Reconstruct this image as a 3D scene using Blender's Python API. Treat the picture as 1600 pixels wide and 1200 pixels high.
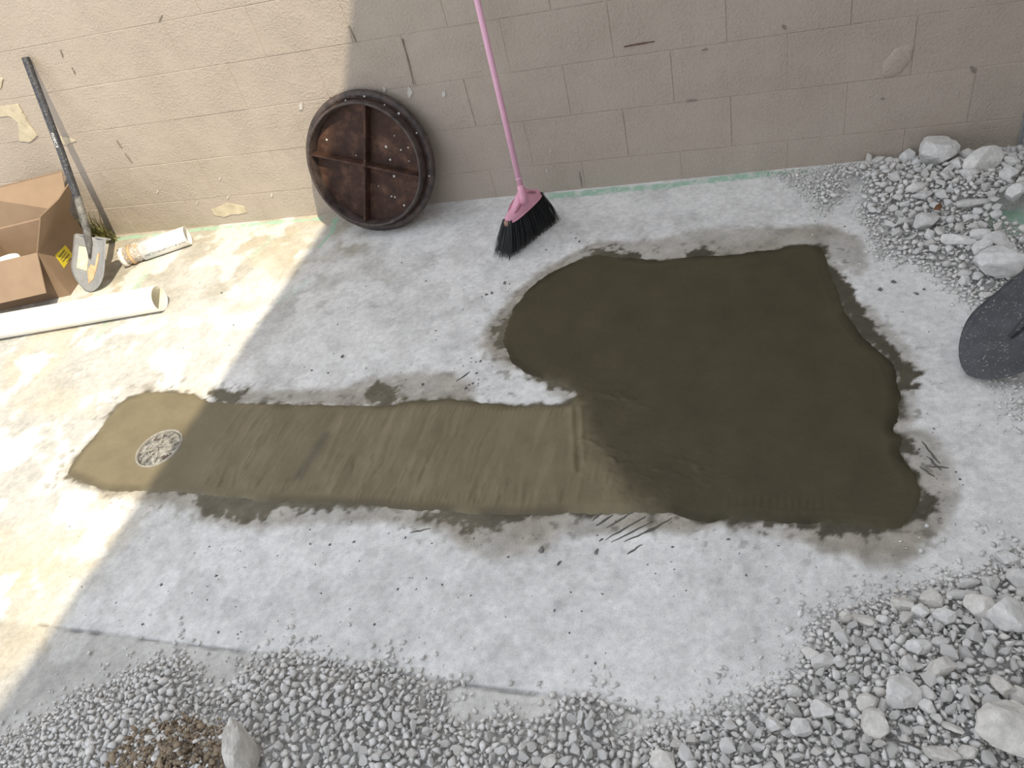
import bpy, bmesh, math, random
import numpy as np
from mathutils import Vector, Matrix, noise as mnoise

random.seed(7)
rng = np.random.default_rng(7)
scene = bpy.context.scene
C = scene.collection
for o in list(bpy.data.objects):
    bpy.data.objects.remove(o)

# ------------------------------------------------------------------ camera
YAW, PITCH, ROLL = -0.44155, 0.72855, -0.32059
CAM = np.array([0.4552, -2.8676, 1.6572])
FPX = 1189.6
FWD = np.array([math.sin(YAW) * math.cos(PITCH), math.cos(YAW) * math.cos(PITCH), -math.sin(PITCH)])
_r = np.array([math.cos(YAW), -math.sin(YAW), 0.0])
_u = np.cross(_r, FWD)
RGT = _r * math.cos(ROLL) + _u * math.sin(ROLL)
UPV = -_r * math.sin(ROLL) + _u * math.cos(ROLL)
cd = bpy.data.cameras.new('camera')
cd.sensor_width = 36.0
cd.lens = FPX / 1600.0 * 36.0
cd.clip_start = 0.05
cam = bpy.data.objects.new('camera', cd)
C.objects.link(cam)
cam.matrix_world = Matrix([[RGT[0], UPV[0], -FWD[0], CAM[0]], [RGT[1], UPV[1], -FWD[1], CAM[1]],
                           [RGT[2], UPV[2], -FWD[2], CAM[2]], [0, 0, 0, 1]])
scene.camera = cam

# ------------------------------------------------------------------ light
SUN_DIR = Vector((-0.546, 0.48, -1.0)).normalized()
world = bpy.data.worlds.new('sky')
scene.world = world
world.use_nodes = True
bg = world.node_tree.nodes['Background']
bg.inputs[0].default_value = (0.85, 0.905, 0.99, 1)
bg.inputs[1].default_value = 1.0
sl = bpy.data.lights.new('sun', 'SUN')
sl.energy = 3.6
sl.angle = math.radians(0.53)
sl.color = (1.0, 0.885, 0.67)
sun = bpy.data.objects.new('sun', sl)
C.objects.link(sun)
sun.location = (3, -3, 6)
sun.rotation_euler = SUN_DIR.to_track_quat('-Z', 'Y').to_euler()
vs = scene.view_settings
vs.view_transform = 'Standard'
vs.look = 'None'
vs.exposure = 0.45
vs.gamma = 1.0
vs.use_curve_mapping = False

# ------------------------------------------------------------------ measuring: photo pixel -> real place on a plane
def ray(q):
    return FWD * FPX + RGT * (q[0] - 800) - UPV * (q[1] - 600)
def fl(q, z=0.0):
    d = ray(q)
    return CAM + (z - CAM[2]) / d[2] * d
def wl(q, y=0.0):
    d = ray(q)
    return CAM + (y - CAM[1]) / d[1] * d
def pxm(P):                                     # pixels per metre at a point
    return FPX / float((np.asarray(P) - CAM) @ FWD)
def proj(P):
    d = np.asarray(P) - CAM
    z = d @ FWD
    return 800 + FPX * (d @ RGT) / z, 600 - FPX * (d @ UPV) / z
def gpoly(pts, z=0.0):
    return np.array([fl(q, z)[:2] for q in pts])

# ------------------------------------------------------------------ small tools
def vnoise(x, y, seed=0):
    xi = np.floor(x).astype(np.int64); yi = np.floor(y).astype(np.int64)
    fx = x - xi; fy = y - yi
    fx = fx * fx * (3 - 2 * fx); fy = fy * fy * (3 - 2 * fy)
    def h(a, b):
        n = (a * 374761393 + b * 668265263 + seed * 974711) & 0x7fffffff
        n = ((n ^ (n >> 13)) * 1274126177) & 0x7fffffff
        return ((n ^ (n >> 16)) & 0xffff) / 65535.0
    return (h(xi, yi) * (1 - fx) + h(xi + 1, yi) * fx) * (1 - fy) + (h(xi, yi + 1) * (1 - fx) + h(xi + 1, yi + 1) * fx) * fy
def fbm(x, y, f, seed=0, oct=4):
    s = 0; a = 0.5; t = 0
    for i in range(oct):
        s = s + a * vnoise(x * f + 17.3 * i, y * f - 9.1 * i, seed + i); t += a; a *= 0.5; f *= 2.03
    return s / t
def sst(a, b, x):
    t = np.clip((x - a) / (b - a), 0, 1)
    return t * t * (3 - 2 * t)
def sdist(P, poly, closed=True):
    """signed distance, negative inside (unsigned for open lines); far points only get a bound"""
    if len(P) > 20000:
        lo, hi = poly.min(0) - 0.2, poly.max(0) + 0.2
        near = ((P > lo) & (P < hi)).all(1)
        out = np.full(len(P), 0.2)
        if near.any(): out[near] = _sdist(P[near], poly, closed)
        return out
    return _sdist(P, poly, closed)
def _sdist(P, poly, closed=True):
    n = len(poly); d2 = np.full(len(P), 1e9); ins = np.zeros(len(P), bool)
    for i in range(n if closed else n - 1):
        a = poly[i]; b = poly[(i + 1) % n]; e = b - a
        w = P - a
        t = np.clip((w @ e) / max(e @ e, 1e-12), 0, 1)
        q = w - t[:, None] * e
        d2 = np.minimum(d2, (q * q).sum(1))
        if closed:
            c = ((a[1] > P[:, 1]) != (b[1] > P[:, 1]))
            xx = (b[0] - a[0]) * (P[:, 1] - a[1]) / ((b[1] - a[1]) if abs(b[1] - a[1]) > 1e-12 else 1e-12) + a[0]
            ins ^= c & (P[:, 0] < xx)
    d = np.sqrt(d2)
    return np.where(ins, -d, d) if closed else d
def smooth_closed(pts, n=6, amp=0.0, seed=0):
    pts = np.asarray(pts, float); m = len(pts); out = []
    for i in range(m):
        p0, p1, p2, p3 = pts[i - 1], pts[i], pts[(i + 1) % m], pts[(i + 2) % m]
        for k in range(n):
            t = k / n
            out.append(0.5 * ((2 * p1) + (-p0 + p2) * t + (2 * p0 - 5 * p1 + 4 * p2 - p3) * t * t + (-p0 + 3 * p1 - 3 * p2 + p3) * t ** 3))
    return np.array(out)

def link(o, parent=None):
    C.objects.link(o)
    if parent is not None:
        o.parent = parent
    return o
def mesh_obj(name, verts, faces, mat, parent=None, smooth=False):
    me = bpy.data.meshes.new(name)
    me.from_pydata([tuple(map(float, v)) for v in verts], [], [tuple(map(int, f)) for f in faces])
    me.validate()
    me.update()
    if mat is not None:
        me.materials.append(mat)
    if smooth:
        me.polygons.foreach_set('use_smooth', [True] * len(me.polygons))
    return link(bpy.data.objects.new(name, me), parent)
def bm_obj(name, bm, mat, parent=None, smooth=False):
    me = bpy.data.meshes.new(name)
    bm.normal_update()
    bm.to_mesh(me); bm.free()
    if mat is not None:
        me.materials.append(mat)
    if smooth:
        me.polygons.foreach_set('use_smooth', [True] * len(me.polygons))
    return link(bpy.data.objects.new(name, me), parent)
def fast_mesh(name, V, F, mats, smooth=False, colors=None, tint=None, matidx=None, parent=None):
    """V (n,3), F (m,k) all faces of k corners"""
    V = np.asarray(V, np.float32); F = np.asarray(F, np.int32); k = F.shape[1]
    me = bpy.data.meshes.new(name)
    me.vertices.add(len(V)); me.vertices.foreach_set('co', V.ravel())
    me.loops.add(F.size); me.loops.foreach_set('vertex_index', F.ravel())
    me.polygons.add(len(F))
    me.polygons.foreach_set('loop_start', np.arange(0, F.size, k, dtype=np.int32))
    if smooth:
        me.polygons.foreach_set('use_smooth', np.ones(len(F), bool))
    if matidx is not None:
        me.polygons.foreach_set('material_index', np.asarray(matidx, np.int32))
    me.update(calc_edges=True)
    for m in mats:
        me.materials.append(m)
    if colors is not None:
        a = me.attributes.new('stain', 'FLOAT_COLOR', 'POINT')
        c = np.ones((len(V), 4), np.float32); c[:, :3] = colors
        a.data.foreach_set('color', c.ravel())
    if tint is not None:
        a = me.attributes.new('tint', 'FLOAT', 'POINT')
        a.data.foreach_set('value', np.asarray(tint, np.float32))
    return link(bpy.data.objects.new(name, me), parent)
def empty(name, loc=(0, 0, 0)):
    o = bpy.data.objects.new(name, None)
    o.empty_display_size = 0.05
    o.location = loc
    return link(o)
def tag(o, label=None, cat=None, group=None, kind=None):
    if label: o['label'] = label
    if cat: o['category'] = cat
    if group: o['group'] = group
    if kind: o['kind'] = kind
    return o
def frame_of(d):
    d = Vector(d).normalized()
    a = Vector((0, 0, 1)) if abs(d.z) < 0.9 else Vector((1, 0, 0))
    x = a.cross(d).normalized()
    return x, d.cross(x), d
def tube(pts, rad, seg=16, caps=True, flat=None):
    """verts/faces of a swept tube; rad scalar or list; flat = list of (scale_x, scale_y)"""
    pts = [Vector(p) for p in pts]; n = len(pts)
    if not hasattr(rad, '__len__'): rad = [rad] * n
    V = []; F = []
    px = None
    for i, p in enumerate(pts):
        d = (pts[min(i + 1, n - 1)] - pts[max(i - 1, 0)]).normalized()
        if px is None:
            x, y, _ = frame_of(d)
        else:
            x = (px - d * px.dot(d)).normalized(); y = d.cross(x)
        px = x
        fx, fy = flat[i] if flat else (1, 1)
        for k in range(seg):
            a = 2 * math.pi * k / seg
            V.append(p + x * (math.cos(a) * rad[i] * fx) + y * (math.sin(a) * rad[i] * fy))
    for i in range(n - 1):
        for k in range(seg):
            a = i * seg + k; b = i * seg + (k + 1) % seg
            F.append((a, b, b + seg, a + seg))
    if caps:
        F.append(tuple(range(seg - 1, -1, -1)))
        F.append(tuple(range((n - 1) * seg, n * seg)))
    return V, F
def hollow(p0, p1, ro, ri, seg=40):
    """open pipe with a wall thickness"""
    x, y, d = frame_of(Vector(p1) - Vector(p0)); V = []; F = []
    rings = [(p0, ro), (p1, ro), (p1, ri), (p0, ri)]
    for p, rr in rings:
        for k in range(seg):
            a = 2 * math.pi * k / seg
            V.append(Vector(p) + x * (math.cos(a) * rr) + y * (math.sin(a) * rr))
    for i in range(4):
        for k in range(seg):
            a = i * seg + k; b = i * seg + (k + 1) % seg; j = ((i + 1) % 4) * seg
            F.append((a, b, j + (k + 1) % seg, j + k))
    return V, F
def box_bm(x0, x1, y0, y1, z0, z1, bev=0.0, seg=1):
    bm = bmesh.new()
    bmesh.ops.create_cube(bm, size=1)
    for v in bm.verts:
        v.co = Vector(((x0 + x1) / 2 + v.co.x * (x1 - x0), (y0 + y1) / 2 + v.co.y * (y1 - y0), (z0 + z1) / 2 + v.co.z * (z1 - z0)))
    if bev:
        bmesh.ops.bevel(bm, geom=bm.edges[:], offset=bev, segments=seg, affect='EDGES')
    return bm
def panel(name, quad, th, mat, parent, n=None):
    """a thick sheet through the 3D points quad (list of Vectors)"""
    q = [Vector(v) for v in quad]
    nn = (q[1] - q[0]).cross(q[2] - q[0]).normalized() * (th / 2)
    m = len(q)
    V = [v + nn for v in q] + [v - nn for v in q]
    F = [tuple(range(m)), tuple(range(2 * m - 1, m - 1, -1))] + [(i, m + i, m + (i + 1) % m, (i + 1) % m) for i in range(m)]
    return mesh_obj(name, V, F, mat, parent)

# ------------------------------------------------------------------ materials
def mat_new(name):
    m = bpy.data.materials.new(name); m.use_nodes = True
    nt = m.node_tree; b = nt.nodes['Principled BSDF']
    return m, nt, b
def N(nt, t, **kw):
    n = nt.nodes.new(t)
    for k, v in kw.items():
        if k in n.inputs.keys(): n.inputs[k].default_value = v
        else: setattr(n, k, v)
    return n
def noise_node(nt, scale, detail=4, rough=0.55, coord='Object', vec=None):
    n = N(nt, 'ShaderNodeTexNoise'); n.inputs['Scale'].default_value = scale
    n.inputs['Detail'].default_value = detail; n.inputs['Roughness'].default_value = rough
    if vec is None:
        tc = N(nt, 'ShaderNodeTexCoord'); vec = tc.outputs[coord]
    nt.links.new(vec, n.inputs['Vector'])
    return n
def ramp(nt, src, stops):
    r = N(nt, 'ShaderNodeValToRGB'); e = r.color_ramp.elements
    while len(e) > 1: e.remove(e[0])
    e[0].position = stops[0][0]; e[0].color = (*stops[0][1], 1) if len(stops[0][1]) == 3 else stops[0][1]
    for p, c in stops[1:]:
        k = e.new(p); k.color = (*c, 1)
    nt.links.new(src, r.inputs[0])
    return r
def mix(nt, fac, a, b, mode='MIX'):
    m = N(nt, 'ShaderNodeMix'); m.data_type = 'RGBA'; m.blend_type = mode
    for s, i in ((fac, 0), (a, 6), (b, 7)):
        if hasattr(s, 'is_output'): nt.links.new(s, m.inputs[i])
        elif i == 0: m.inputs[0].default_value = s
        else: m.inputs[i].default_value = (*s, 1)
    return m.outputs[2]
def bump(nt, b, h, dist=0.002, strength=1.0, prev=None):
    n = N(nt, 'ShaderNodeBump'); n.inputs['Distance'].default_value = dist; n.inputs['Strength'].default_value = strength
    nt.links.new(h, n.inputs['Height'])
    if prev is not None: nt.links.new(prev, n.inputs['Normal'])
    nt.links.new(n.outputs[0], b.inputs['Normal'])
    return n.outputs[0]
def simple(name, col, rough=0.6, metal=0.0, var=0.12, scale=30, bmp=0.0, bscale=200):
    m, nt, b = mat_new(name)
    n = noise_node(nt, scale)
    lo = tuple(c * (1 - var) for c in col); hi = tuple(min(1, c * (1 + var)) for c in col)
    r = ramp(nt, n.outputs[0], [(0.3, lo), (0.7, hi)])
    nt.links.new(r.outputs[0], b.inputs['Base Color'])
    b.inputs['Roughness'].default_value = rough; b.inputs['Metallic'].default_value = metal
    if bmp:
        bump(nt, b, noise_node(nt, bscale).outputs[0], bmp)
    return m

# floor concrete
M_floor, nt, b = mat_new('dusty_concrete')
at = N(nt, 'ShaderNodeAttribute', attribute_name='stain')
n1 = noise_node(nt, 60, 8, 0.72); n2 = noise_node(nt, 260, 4, 0.7)
r1 = ramp(nt, n1.outputs[0], [(0.25, (0.70, 0.74, 0.74)), (0.5, (1, 1, 1)), (0.75, (1.16, 1.16, 1.16))])
r2 = ramp(nt, n2.outputs[0], [(0.28, (0.60, 0.59, 0.58)), (0.44, (0.97, 0.97, 0.97)), (0.75, (1.12, 1.12, 1.12))])
c1 = mix(nt, 0.75, at.outputs[0], r1.outputs[0], 'MULTIPLY')
c2 = mix(nt, 0.8, c1, r2.outputs[0], 'MULTIPLY')
nt.links.new(c2, b.inputs['Base Color'])
b.inputs['Roughness'].default_value = 0.85
b.inputs['Specular IOR Level'].default_value = 0.25
p = bump(nt, b, n1.outputs[0], 0.003, 0.6)
bump(nt, b, n2.outputs[0], 0.0012, 0.7, p)

# fresh cement
M_cement, nt, b = mat_new('wet_cement')
at = N(nt, 'ShaderNodeAttribute', attribute_name='stain')
n1 = noise_node(nt, 9, 5, 0.6); n2 = noise_node(nt, 260, 3, 0.6)
r1 = ramp(nt, n1.outputs[0], [(0.3, (0.88, 0.87, 0.86)), (0.7, (1.08, 1.08, 1.07))])
nt.links.new(mix(nt, 1.0, at.outputs[0], r1.outputs[0], 'MULTIPLY'), b.inputs['Base Color'])
b.inputs['Roughness'].default_value = 0.5
b.inputs['Specular IOR Level'].default_value = 0.2
p = bump(nt, b, n2.outputs[0], 0.0012, 0.6)
n4 = noise_node(nt, 70, 4, 0.6); bump(nt, b, n4.outputs[0], 0.0022, 0.55, p)

# painted block wall
M_wall, nt, b = mat_new('painted_block')
tc = N(nt, 'ShaderNodeTexCoord'); geo = N(nt, 'ShaderNodeNewGeometry')
pos = geo.outputs['Position']
n0 = noise_node(nt, 2.2, 5, 0.6, vec=pos); n1 = noise_node(nt, 105, 4, 0.6, vec=pos); n2 = noise_node(nt, 260, 3, 0.6, vec=pos)
n3 = noise_node(nt, 7, 4, 0.6, vec=pos)
r0 = ramp(nt, n0.outputs[0], [(0.3, (0.415, 0.352, 0.292)), (0.7, (0.465, 0.40, 0.338))])
r1 = ramp(nt, n1.outputs[0], [(0.3, (0.93, 0.93, 0.92)), (0.6, (1.03, 1.03, 1.03))])
nt.links.new(mix(nt, 1.0, r0.outputs[0], r1.outputs[0], 'MULTIPLY'), b.inputs['Base Color'])
b.inputs['Roughness'].default_value = 0.6
b.inputs['Specular IOR Level'].default_value = 0.3
rm = ramp(nt, n3.outputs[0], [(0.35, (0.25, 0.25, 0.25)), (0.65, (1, 1, 1))])
hm = mix(nt, 1.0, n1.outputs[0], rm.outputs[0], 'MULTIPLY')
p = bump(nt, b, hm, 0.006, 1.0)
bump(nt, b, n2.outputs[0], 0.0012, 0.5, p)

def stone_mat(name, src):
    m, nt, b = mat_new(name)
    if src == 'attr':
        a = N(nt, 'ShaderNodeAttribute', attribute_name='tint'); f = a.outputs['Fac']
    else:
        a = N(nt, 'ShaderNodeObjectInfo'); f = a.outputs['Random']
    r = ramp(nt, f, [(0.0, (0.62, 0.605, 0.58)), (0.35, (0.70, 0.685, 0.66)), (0.7, (0.77, 0.757, 0.735)), (0.92, (0.73, 0.70, 0.655)), (1.0, (0.82, 0.81, 0.79))])
    n = noise_node(nt, 55, 5, 0.65); n2 = noise_node(nt, 300, 3)
    r1 = ramp(nt, n.outputs[0], [(0.28, (0.72, 0.72, 0.73)), (0.6, (1.05, 1.05, 1.05))])
    nt.links.new(mix(nt, 0.8, r.outputs[0], r1.outputs[0], 'MULTIPLY'), b.inputs['Base Color'])
    b.inputs['Roughness'].default_value = 0.9; b.inputs['Specular IOR Level'].default_value = 0.2
    p = bump(nt, b, n.outputs[0], 0.0018, 0.6)
    bump(nt, b, n2.outputs[0], 0.0006, 0.6, p)
    return m
M_stone = stone_mat('crushed_stone', 'attr')
M_rock = stone_mat('rock', 'rand')
M_bed = simple('stone_dust', (0.60, 0.59, 0.57), 0.95, var=0.25, scale=120, bmp=0.004, bscale=160)
M_brown = simple('brown_soil', (0.30, 0.235, 0.165), 0.95, var=0.5, scale=45, bmp=0.003, bscale=180)
M_slab = simple('old_concrete', (0.64, 0.615, 0.57), 0.9, var=0.18, scale=35, bmp=0.004, bscale=90)

# cast iron with rust and plaster splashes
M_iron, nt, b = mat_new('rusty_iron')
n1 = noise_node(nt, 18, 6, 0.65); n2 = noise_node(nt, 120, 4, 0.6)
r1 = ramp(nt, n1.outputs[0], [(0.3, (0.036, 0.021, 0.016)), (0.52, (0.070, 0.036, 0.025)), (0.75, (0.17, 0.092, 0.062))])
nt.links.new(r1.outputs[0], b.inputs['Base Color'])
b.inputs['Roughness'].default_value = 0.55; b.inputs['Specular IOR Level'].default_value = 0.2
bump(nt, b, n2.outputs[0], 0.003, 0.7)
M_irondark = simple('dark_iron', (0.062, 0.044, 0.038), 0.5, 0.0, 0.6, 26, 0.003, 110)
M_splash = simple('dried_plaster', (0.62, 0.61, 0.58), 0.9)

M_card = simple('cardboard', (0.275, 0.192, 0.130), 0.85, var=0.06, scale=14, bmp=0.0006, bscale=300)
M_yellow = simple('yellow_label', (0.80, 0.66, 0.04), 0.5, var=0.04)
M_olive = simple('label_print', (0.22, 0.19, 0.05), 0.6, var=0.1)
M_pvc = simple('white_pvc', (0.82, 0.81, 0.78), 0.32, var=0.03, scale=8)
M_pvcin = simple('pvc_inside', (0.80, 0.76, 0.62), 0.5, var=0.05)
M_ink = simple('blue_black_ink', (0.10, 0.11, 0.17), 0.6, var=0.2)
M_inkfaint = simple('faint_ink', (0.36, 0.36, 0.38), 0.6, var=0.2)
M_glue = simple('tan_glue', (0.62, 0.42, 0.24), 0.6, var=0.2, bmp=0.002)
M_crust = simple('grey_crust', (0.48, 0.43, 0.38), 0.9, var=0.35, scale=90, bmp=0.004, bscale=120)
M_pink = simple('pink_plastic', (0.74, 0.36, 0.47), 0.4, var=0.05, scale=20)
M_pinkmetal = simple('pink_tube', (0.76, 0.42, 0.55), 0.35, var=0.05, scale=30)
M_groove = simple('dark_pink_plastic', (0.42, 0.17, 0.22), 0.5, var=0.1)
M_bristle = simple('black_bristle', (0.012, 0.012, 0.013), 0.55, var=0.4)
M_brass = simple('worn_corner', (0.33, 0.20, 0.15), 0.6, var=0.3)
M_weed = simple('weed_green', (0.17, 0.19, 0.05), 0.7, var=0.4, scale=60)
M_straw = simple('weed_straw', (0.36, 0.30, 0.14), 0.8, var=0.3)
M_leaf = simple('dead_leaf', (0.16, 0.075, 0.035), 0.8, var=0.3)
M_trim = simple('grey_metal_trim', (0.26, 0.26, 0.26), 0.45, 0.0, 0.05)
M_doordark = simple('dark_door_paint', (0.045, 0.048, 0.055), 0.6, var=0.1)
M_unseen_roof = simple('unseen_roof_paint', (0.62, 0.61, 0.59), 0.8, var=0.05, scale=3)
M_flake = simple('bare_plaster', (0.55, 0.48, 0.35), 0.9, var=0.16, scale=25, bmp=0.002)
M_flakew = simple('white_splash', (0.56, 0.53, 0.48), 0.9, var=0.1)
M_mark = simple('rust_mark', (0.14, 0.075, 0.055), 0.9, var=0.3)
M_darkmark = simple('dark_scuff', (0.25, 0.215, 0.18), 0.9, var=0.2)
M_sticker = simple('worn_paper_sticker', (0.74, 0.66, 0.48), 0.8, var=0.22, scale=45)
M_white = simple('white_print', (0.75, 0.75, 0.74), 0.6, var=0.05)
M_twig = simple('dark_wire', (0.12, 0.11, 0.10), 0.7, var=0.2)

# shovel steel: painted black, scuffed by cement dust
def shovel_mat(name, base, dusty):
    m, nt, b = mat_new(name)
    n = noise_node(nt, 22, 6, 0.7); n2 = noise_node(nt, 170, 4, 0.7)
    r = ramp(nt, n.outputs[0], [(0.38, base), (0.62, dusty)])
    r2 = ramp(nt, n2.outputs[0], [(0.60, (0, 0, 0)), (0.68, (1, 1, 1))])
    c = mix(nt, r2.outputs[0], r.outputs[0], (0.42, 0.41, 0.39))
    nt.links.new(c, b.inputs['Base Color'])
    b.inputs['Roughness'].default_value = 0.55
    bump(nt, b, n2.outputs[0], 0.0008, 0.5)
    return m
M_shovel = shovel_mat('black_shovel_steel', (0.045, 0.048, 0.053), (0.07, 0.073, 0.08))
M_shovelgrey = shovel_mat('dusty_shovel_steel', (0.24, 0.245, 0.255), (0.30, 0.305, 0.315))
M_socket = shovel_mat('scuffed_socket', (0.04, 0.04, 0.045), (0.22, 0.215, 0.20))
M_handle = shovel_mat('black_handle', (0.022, 0.024, 0.032), (0.05, 0.052, 0.062))
M_wood = simple('brown_handle', (0.13, 0.095, 0.06), 0.7, var=0.3, scale=40)

# ------------------------------------------------------------------ traced outlines (world x, y on the ground)
PATCH_PX = [(105, 740), (125, 708), (150, 680), (175, 648), (195, 626), (225, 615), (262, 613), (300, 617), (325, 628), (380, 631), (450, 633),
            (520, 634), (600, 634), (640, 628), (706, 625), (747, 629), (800, 634), (850, 635), (884, 632), (903, 617), (881, 601), (847, 591), (825, 584), (809, 572),
            (797, 558), (789, 538), (789, 519), (794, 500), (806, 479), (825, 454), (850, 435), (878, 418), (906, 407), (931, 399), (955, 401),
            (990, 404), (1028, 407), (1059, 404), (1100, 400), (1137, 399), (1170, 394), (1207, 392), (1240, 384), (1277, 385), (1288, 401), (1294, 424),
            (1305, 452), (1319, 489), (1338, 515), (1361, 541), (1385, 562), (1396, 583), (1403, 611), (1404, 639), (1396, 671), (1411, 685), (1406, 709),
            (1422, 732), (1434, 755), (1438, 779), (1425, 802), (1408, 825), (1380, 826), (1333, 819), (1287, 817), (1217, 816), (1175, 808), (1112, 815), (1081, 811),
            (1055, 801), (1019, 800), (972, 803), (925, 802), (878, 802), (831, 805), (790, 803), (740, 802), (690, 798), (640, 795), (581, 790), (519, 786),
            (475, 784), (420, 782), (381, 779), (330, 772), (280, 768), (222, 768), (180, 768), (155, 763), (135, 755), (117, 746)]
PATCH = smooth_closed(gpoly(PATCH_PX), 3)
WET_PX = [
    [(330, 606), (420, 612), (520, 606), (590, 592), (650, 582), (710, 582), (735, 600), (745, 630), (600, 640), (330, 632)],
    [(745, 545), (755, 515), (775, 490), (800, 455), (860, 412), (935, 376), (1000, 380), (1080, 362), (1200, 356), (1290, 350), (1340, 368), (1352, 410), (1340, 425),
     (1305, 400), (1330, 460), (1365, 490), (1412, 540), (1432, 570), (1424, 620), (1425, 665), (1450, 680), (1485, 720), (1495, 770), (1478, 830), (1440, 872), (1380, 884),
     (1300, 868), (1235, 845), (1190, 824), (1130, 822), (1070, 838), (1000, 838), (930, 832), (880, 832), (850, 858), (780, 872), (720, 858), (690, 836), (600, 815),
     (520, 812), (430, 822), (370, 826), (320, 815), (290, 795), (230, 788), (160, 780), (110, 752), (95, 735), (230, 600), (330, 640), (600, 700), (900, 640), (850, 600), (790, 575)],
]
SMEAR_PX = [
    [(573, 634), (575, 606), (596, 602), (619, 606), (622, 620), (640, 632)],
    [(300, 764), (300, 782), (334, 806), (366, 817), (394, 811), (440, 797), (475, 790), (519, 787), (560, 785), (450, 775)],
    [(640, 795), (660, 808), (690, 818), (720, 832), (753, 831), (800, 818), (840, 808), (880, 800), (760, 790)],
    [(795, 500), (770, 512), (762, 522), (778, 530), (765, 541), (790, 552), (800, 540)],
    [(820, 580), (845, 596), (870, 606), (890, 615), (900, 605), (870, 595), (830, 580)],
    [(1400, 560), (1420, 570), (1432, 588), (1424, 603), (1404, 600)],
    [(1406, 690), (1420, 688), (1418, 703), (1404, 712)],
    [(1420, 735), (1446, 760), (1455, 783), (1440, 800), (1412, 826), (1400, 800)],
    [(1190, 815), (1240, 824), (1300, 838), (1350, 838), (1400, 828), (1410, 815), (1280, 808)],
    [(1290, 430), (1312, 428), (1335, 455), (1350, 500), (1390, 545), (1386, 560), (1340, 518), (1318, 485)],
    [(918, 404), (935, 385), (960, 390), (1000, 402), (960, 405)],
    [(1060, 405), (1085, 388), (1110, 388), (1118, 400)],
    [(320, 626), (322, 612), (352, 606), (380, 614), (372, 632)],
]
CRACK = gpoly([(60, 975), (92, 981), (180, 992), (280, 1006), (350, 1014), (420, 1022), (600, 1050), (700, 1066), (800, 1080), (880, 1088), (1000, 1112)])
BEYOND = gpoly([(-200, 940), (92, 981), (420, 1022), (840, 1085), (1040, 1110), (1040, 1400), (-200, 1500)])
GREENLINES = [([(180, 374), (250, 366), (330, 357), (400, 350), (500, 342)], 0.022, 0.8), ([(860, 306), (940, 300), (1000, 294), (1060, 288), (1120, 281), (1200, 272), (1260, 268)], 0.028, 0.75),
              ([(524, 342), (518, 362), (500, 385)], 0.016, 0.9), ([(245, 398), (225, 430), (205, 462)], 0.030, 0.30), ([(165, 508), (150, 530)], 0.022, 0.5), ([(425, 372), (395, 400)], 0.03, 0.25),
              ([(1540, 340), (1600, 355), (1660, 360)], 0.12, 0.8), ([(690, 312), (790, 306)], 0.02, 0.5), ([(440, 470), (480, 440)], 0.04, 0.12), ([(60, 460), (160, 450)], 0.05, 0.12)]

# ------------------------------------------------------------------ floor
FX0, FX1, FY0, FY1, FS = -3.45, 1.75, -2.9, 0.03, 0.006
nx = int((FX1 - FX0) / FS); ny = int((FY1 - FY0) / FS)
gx, gy = np.meshgrid(np.linspace(FX0, FX1, nx + 1), np.linspace(FY0, FY1, ny + 1))
P = np.stack([gx.ravel(), gy.ravel()], 1); X = P[:, 0]; Y = P[:, 1]
w1 = fbm(X, Y, 7, 11) - 0.5; w2 = fbm(X, Y, 30, 23) - 0.5; w3 = fbm(X, Y, 2.2, 31) - 0.5
base = np.ones((len(P), 3)) * np.array([0.675, 0.665, 0.65])
w4 = fbm(X, Y, 70, 37, 3) - 0.5
base *= (1 + 0.16 * w3 + 0.34 * w1 + 0.30 * w2 + 0.30 * w4)[:, None]
base *= (1 - 0.30 * sst(-0.8, -2.3, X + 0.5 * w1))[:, None] * (1 - sst(-0.9, -2.3, X)[:, None] * np.array([0, 0.01, 0.05]))  # slab colour lowered towards the left to hold down the sunlit brightness
# grimy tan zone by the wall on the left, white dust elsewhere
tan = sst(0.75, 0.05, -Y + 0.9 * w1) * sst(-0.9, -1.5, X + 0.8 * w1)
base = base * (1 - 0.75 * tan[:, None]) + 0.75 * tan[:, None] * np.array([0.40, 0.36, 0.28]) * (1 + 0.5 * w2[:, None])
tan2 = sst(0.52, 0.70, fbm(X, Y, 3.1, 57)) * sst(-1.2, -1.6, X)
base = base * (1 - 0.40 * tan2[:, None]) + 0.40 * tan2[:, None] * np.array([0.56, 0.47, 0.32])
tan3 = np.exp(-(((X + 1.72) / 0.16) ** 2 + ((Y + 2.02) / 0.20) ** 2)) * (0.6 + w1)
base = base * (1 - 0.45 * tan3[:, None]) + 0.45 * tan3[:, None] * np.array([0.50, 0.42, 0.24])
dust_lift = sst(0.50, 0.64, fbm(X, Y, 9, 71)) * 0.55
dust_lift = np.maximum(dust_lift, 0.75 * sst(-0.5, 1.0, X + 0.6 * w1) * (0.7 + 0.6 * w2 + 0.5 * w4))  # dust whitened towards the right, also making up for weaker light there
dust_lift = np.clip(dust_lift, 0, 0.9)
base = base * (1 - dust_lift[:, None]) + dust_lift[:, None] * np.array([0.80, 0.79, 0.775]) * (1 + 0.25 * w4[:, None])
sdb = sdist(P, BEYOND)
bey = sst(0.01, -0.01, sdb + 0.01 * w2)
base *= (1 - (0.18 - 0.10 * sst(-0.9, 0.0, X)) * bey)[:, None] * (1 - bey[:, None] * np.array([0, 0.015, 0.04]))
for line, wdt, a in GREENLINES:
    d = sdist(P, gpoly(line), False)
    g = a * sst(wdt, wdt * 0.3, d + 0.03 * w1 + 0.02 * w2) * (0.55 + 0.9 * (fbm(X, Y, 40, 5) > 0.42))
    g = np.clip(g, 0, 0.85)
    base = base * (1 - g[:, None]) + g[:, None] * np.array([0.34, 0.55, 0.41])
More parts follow.
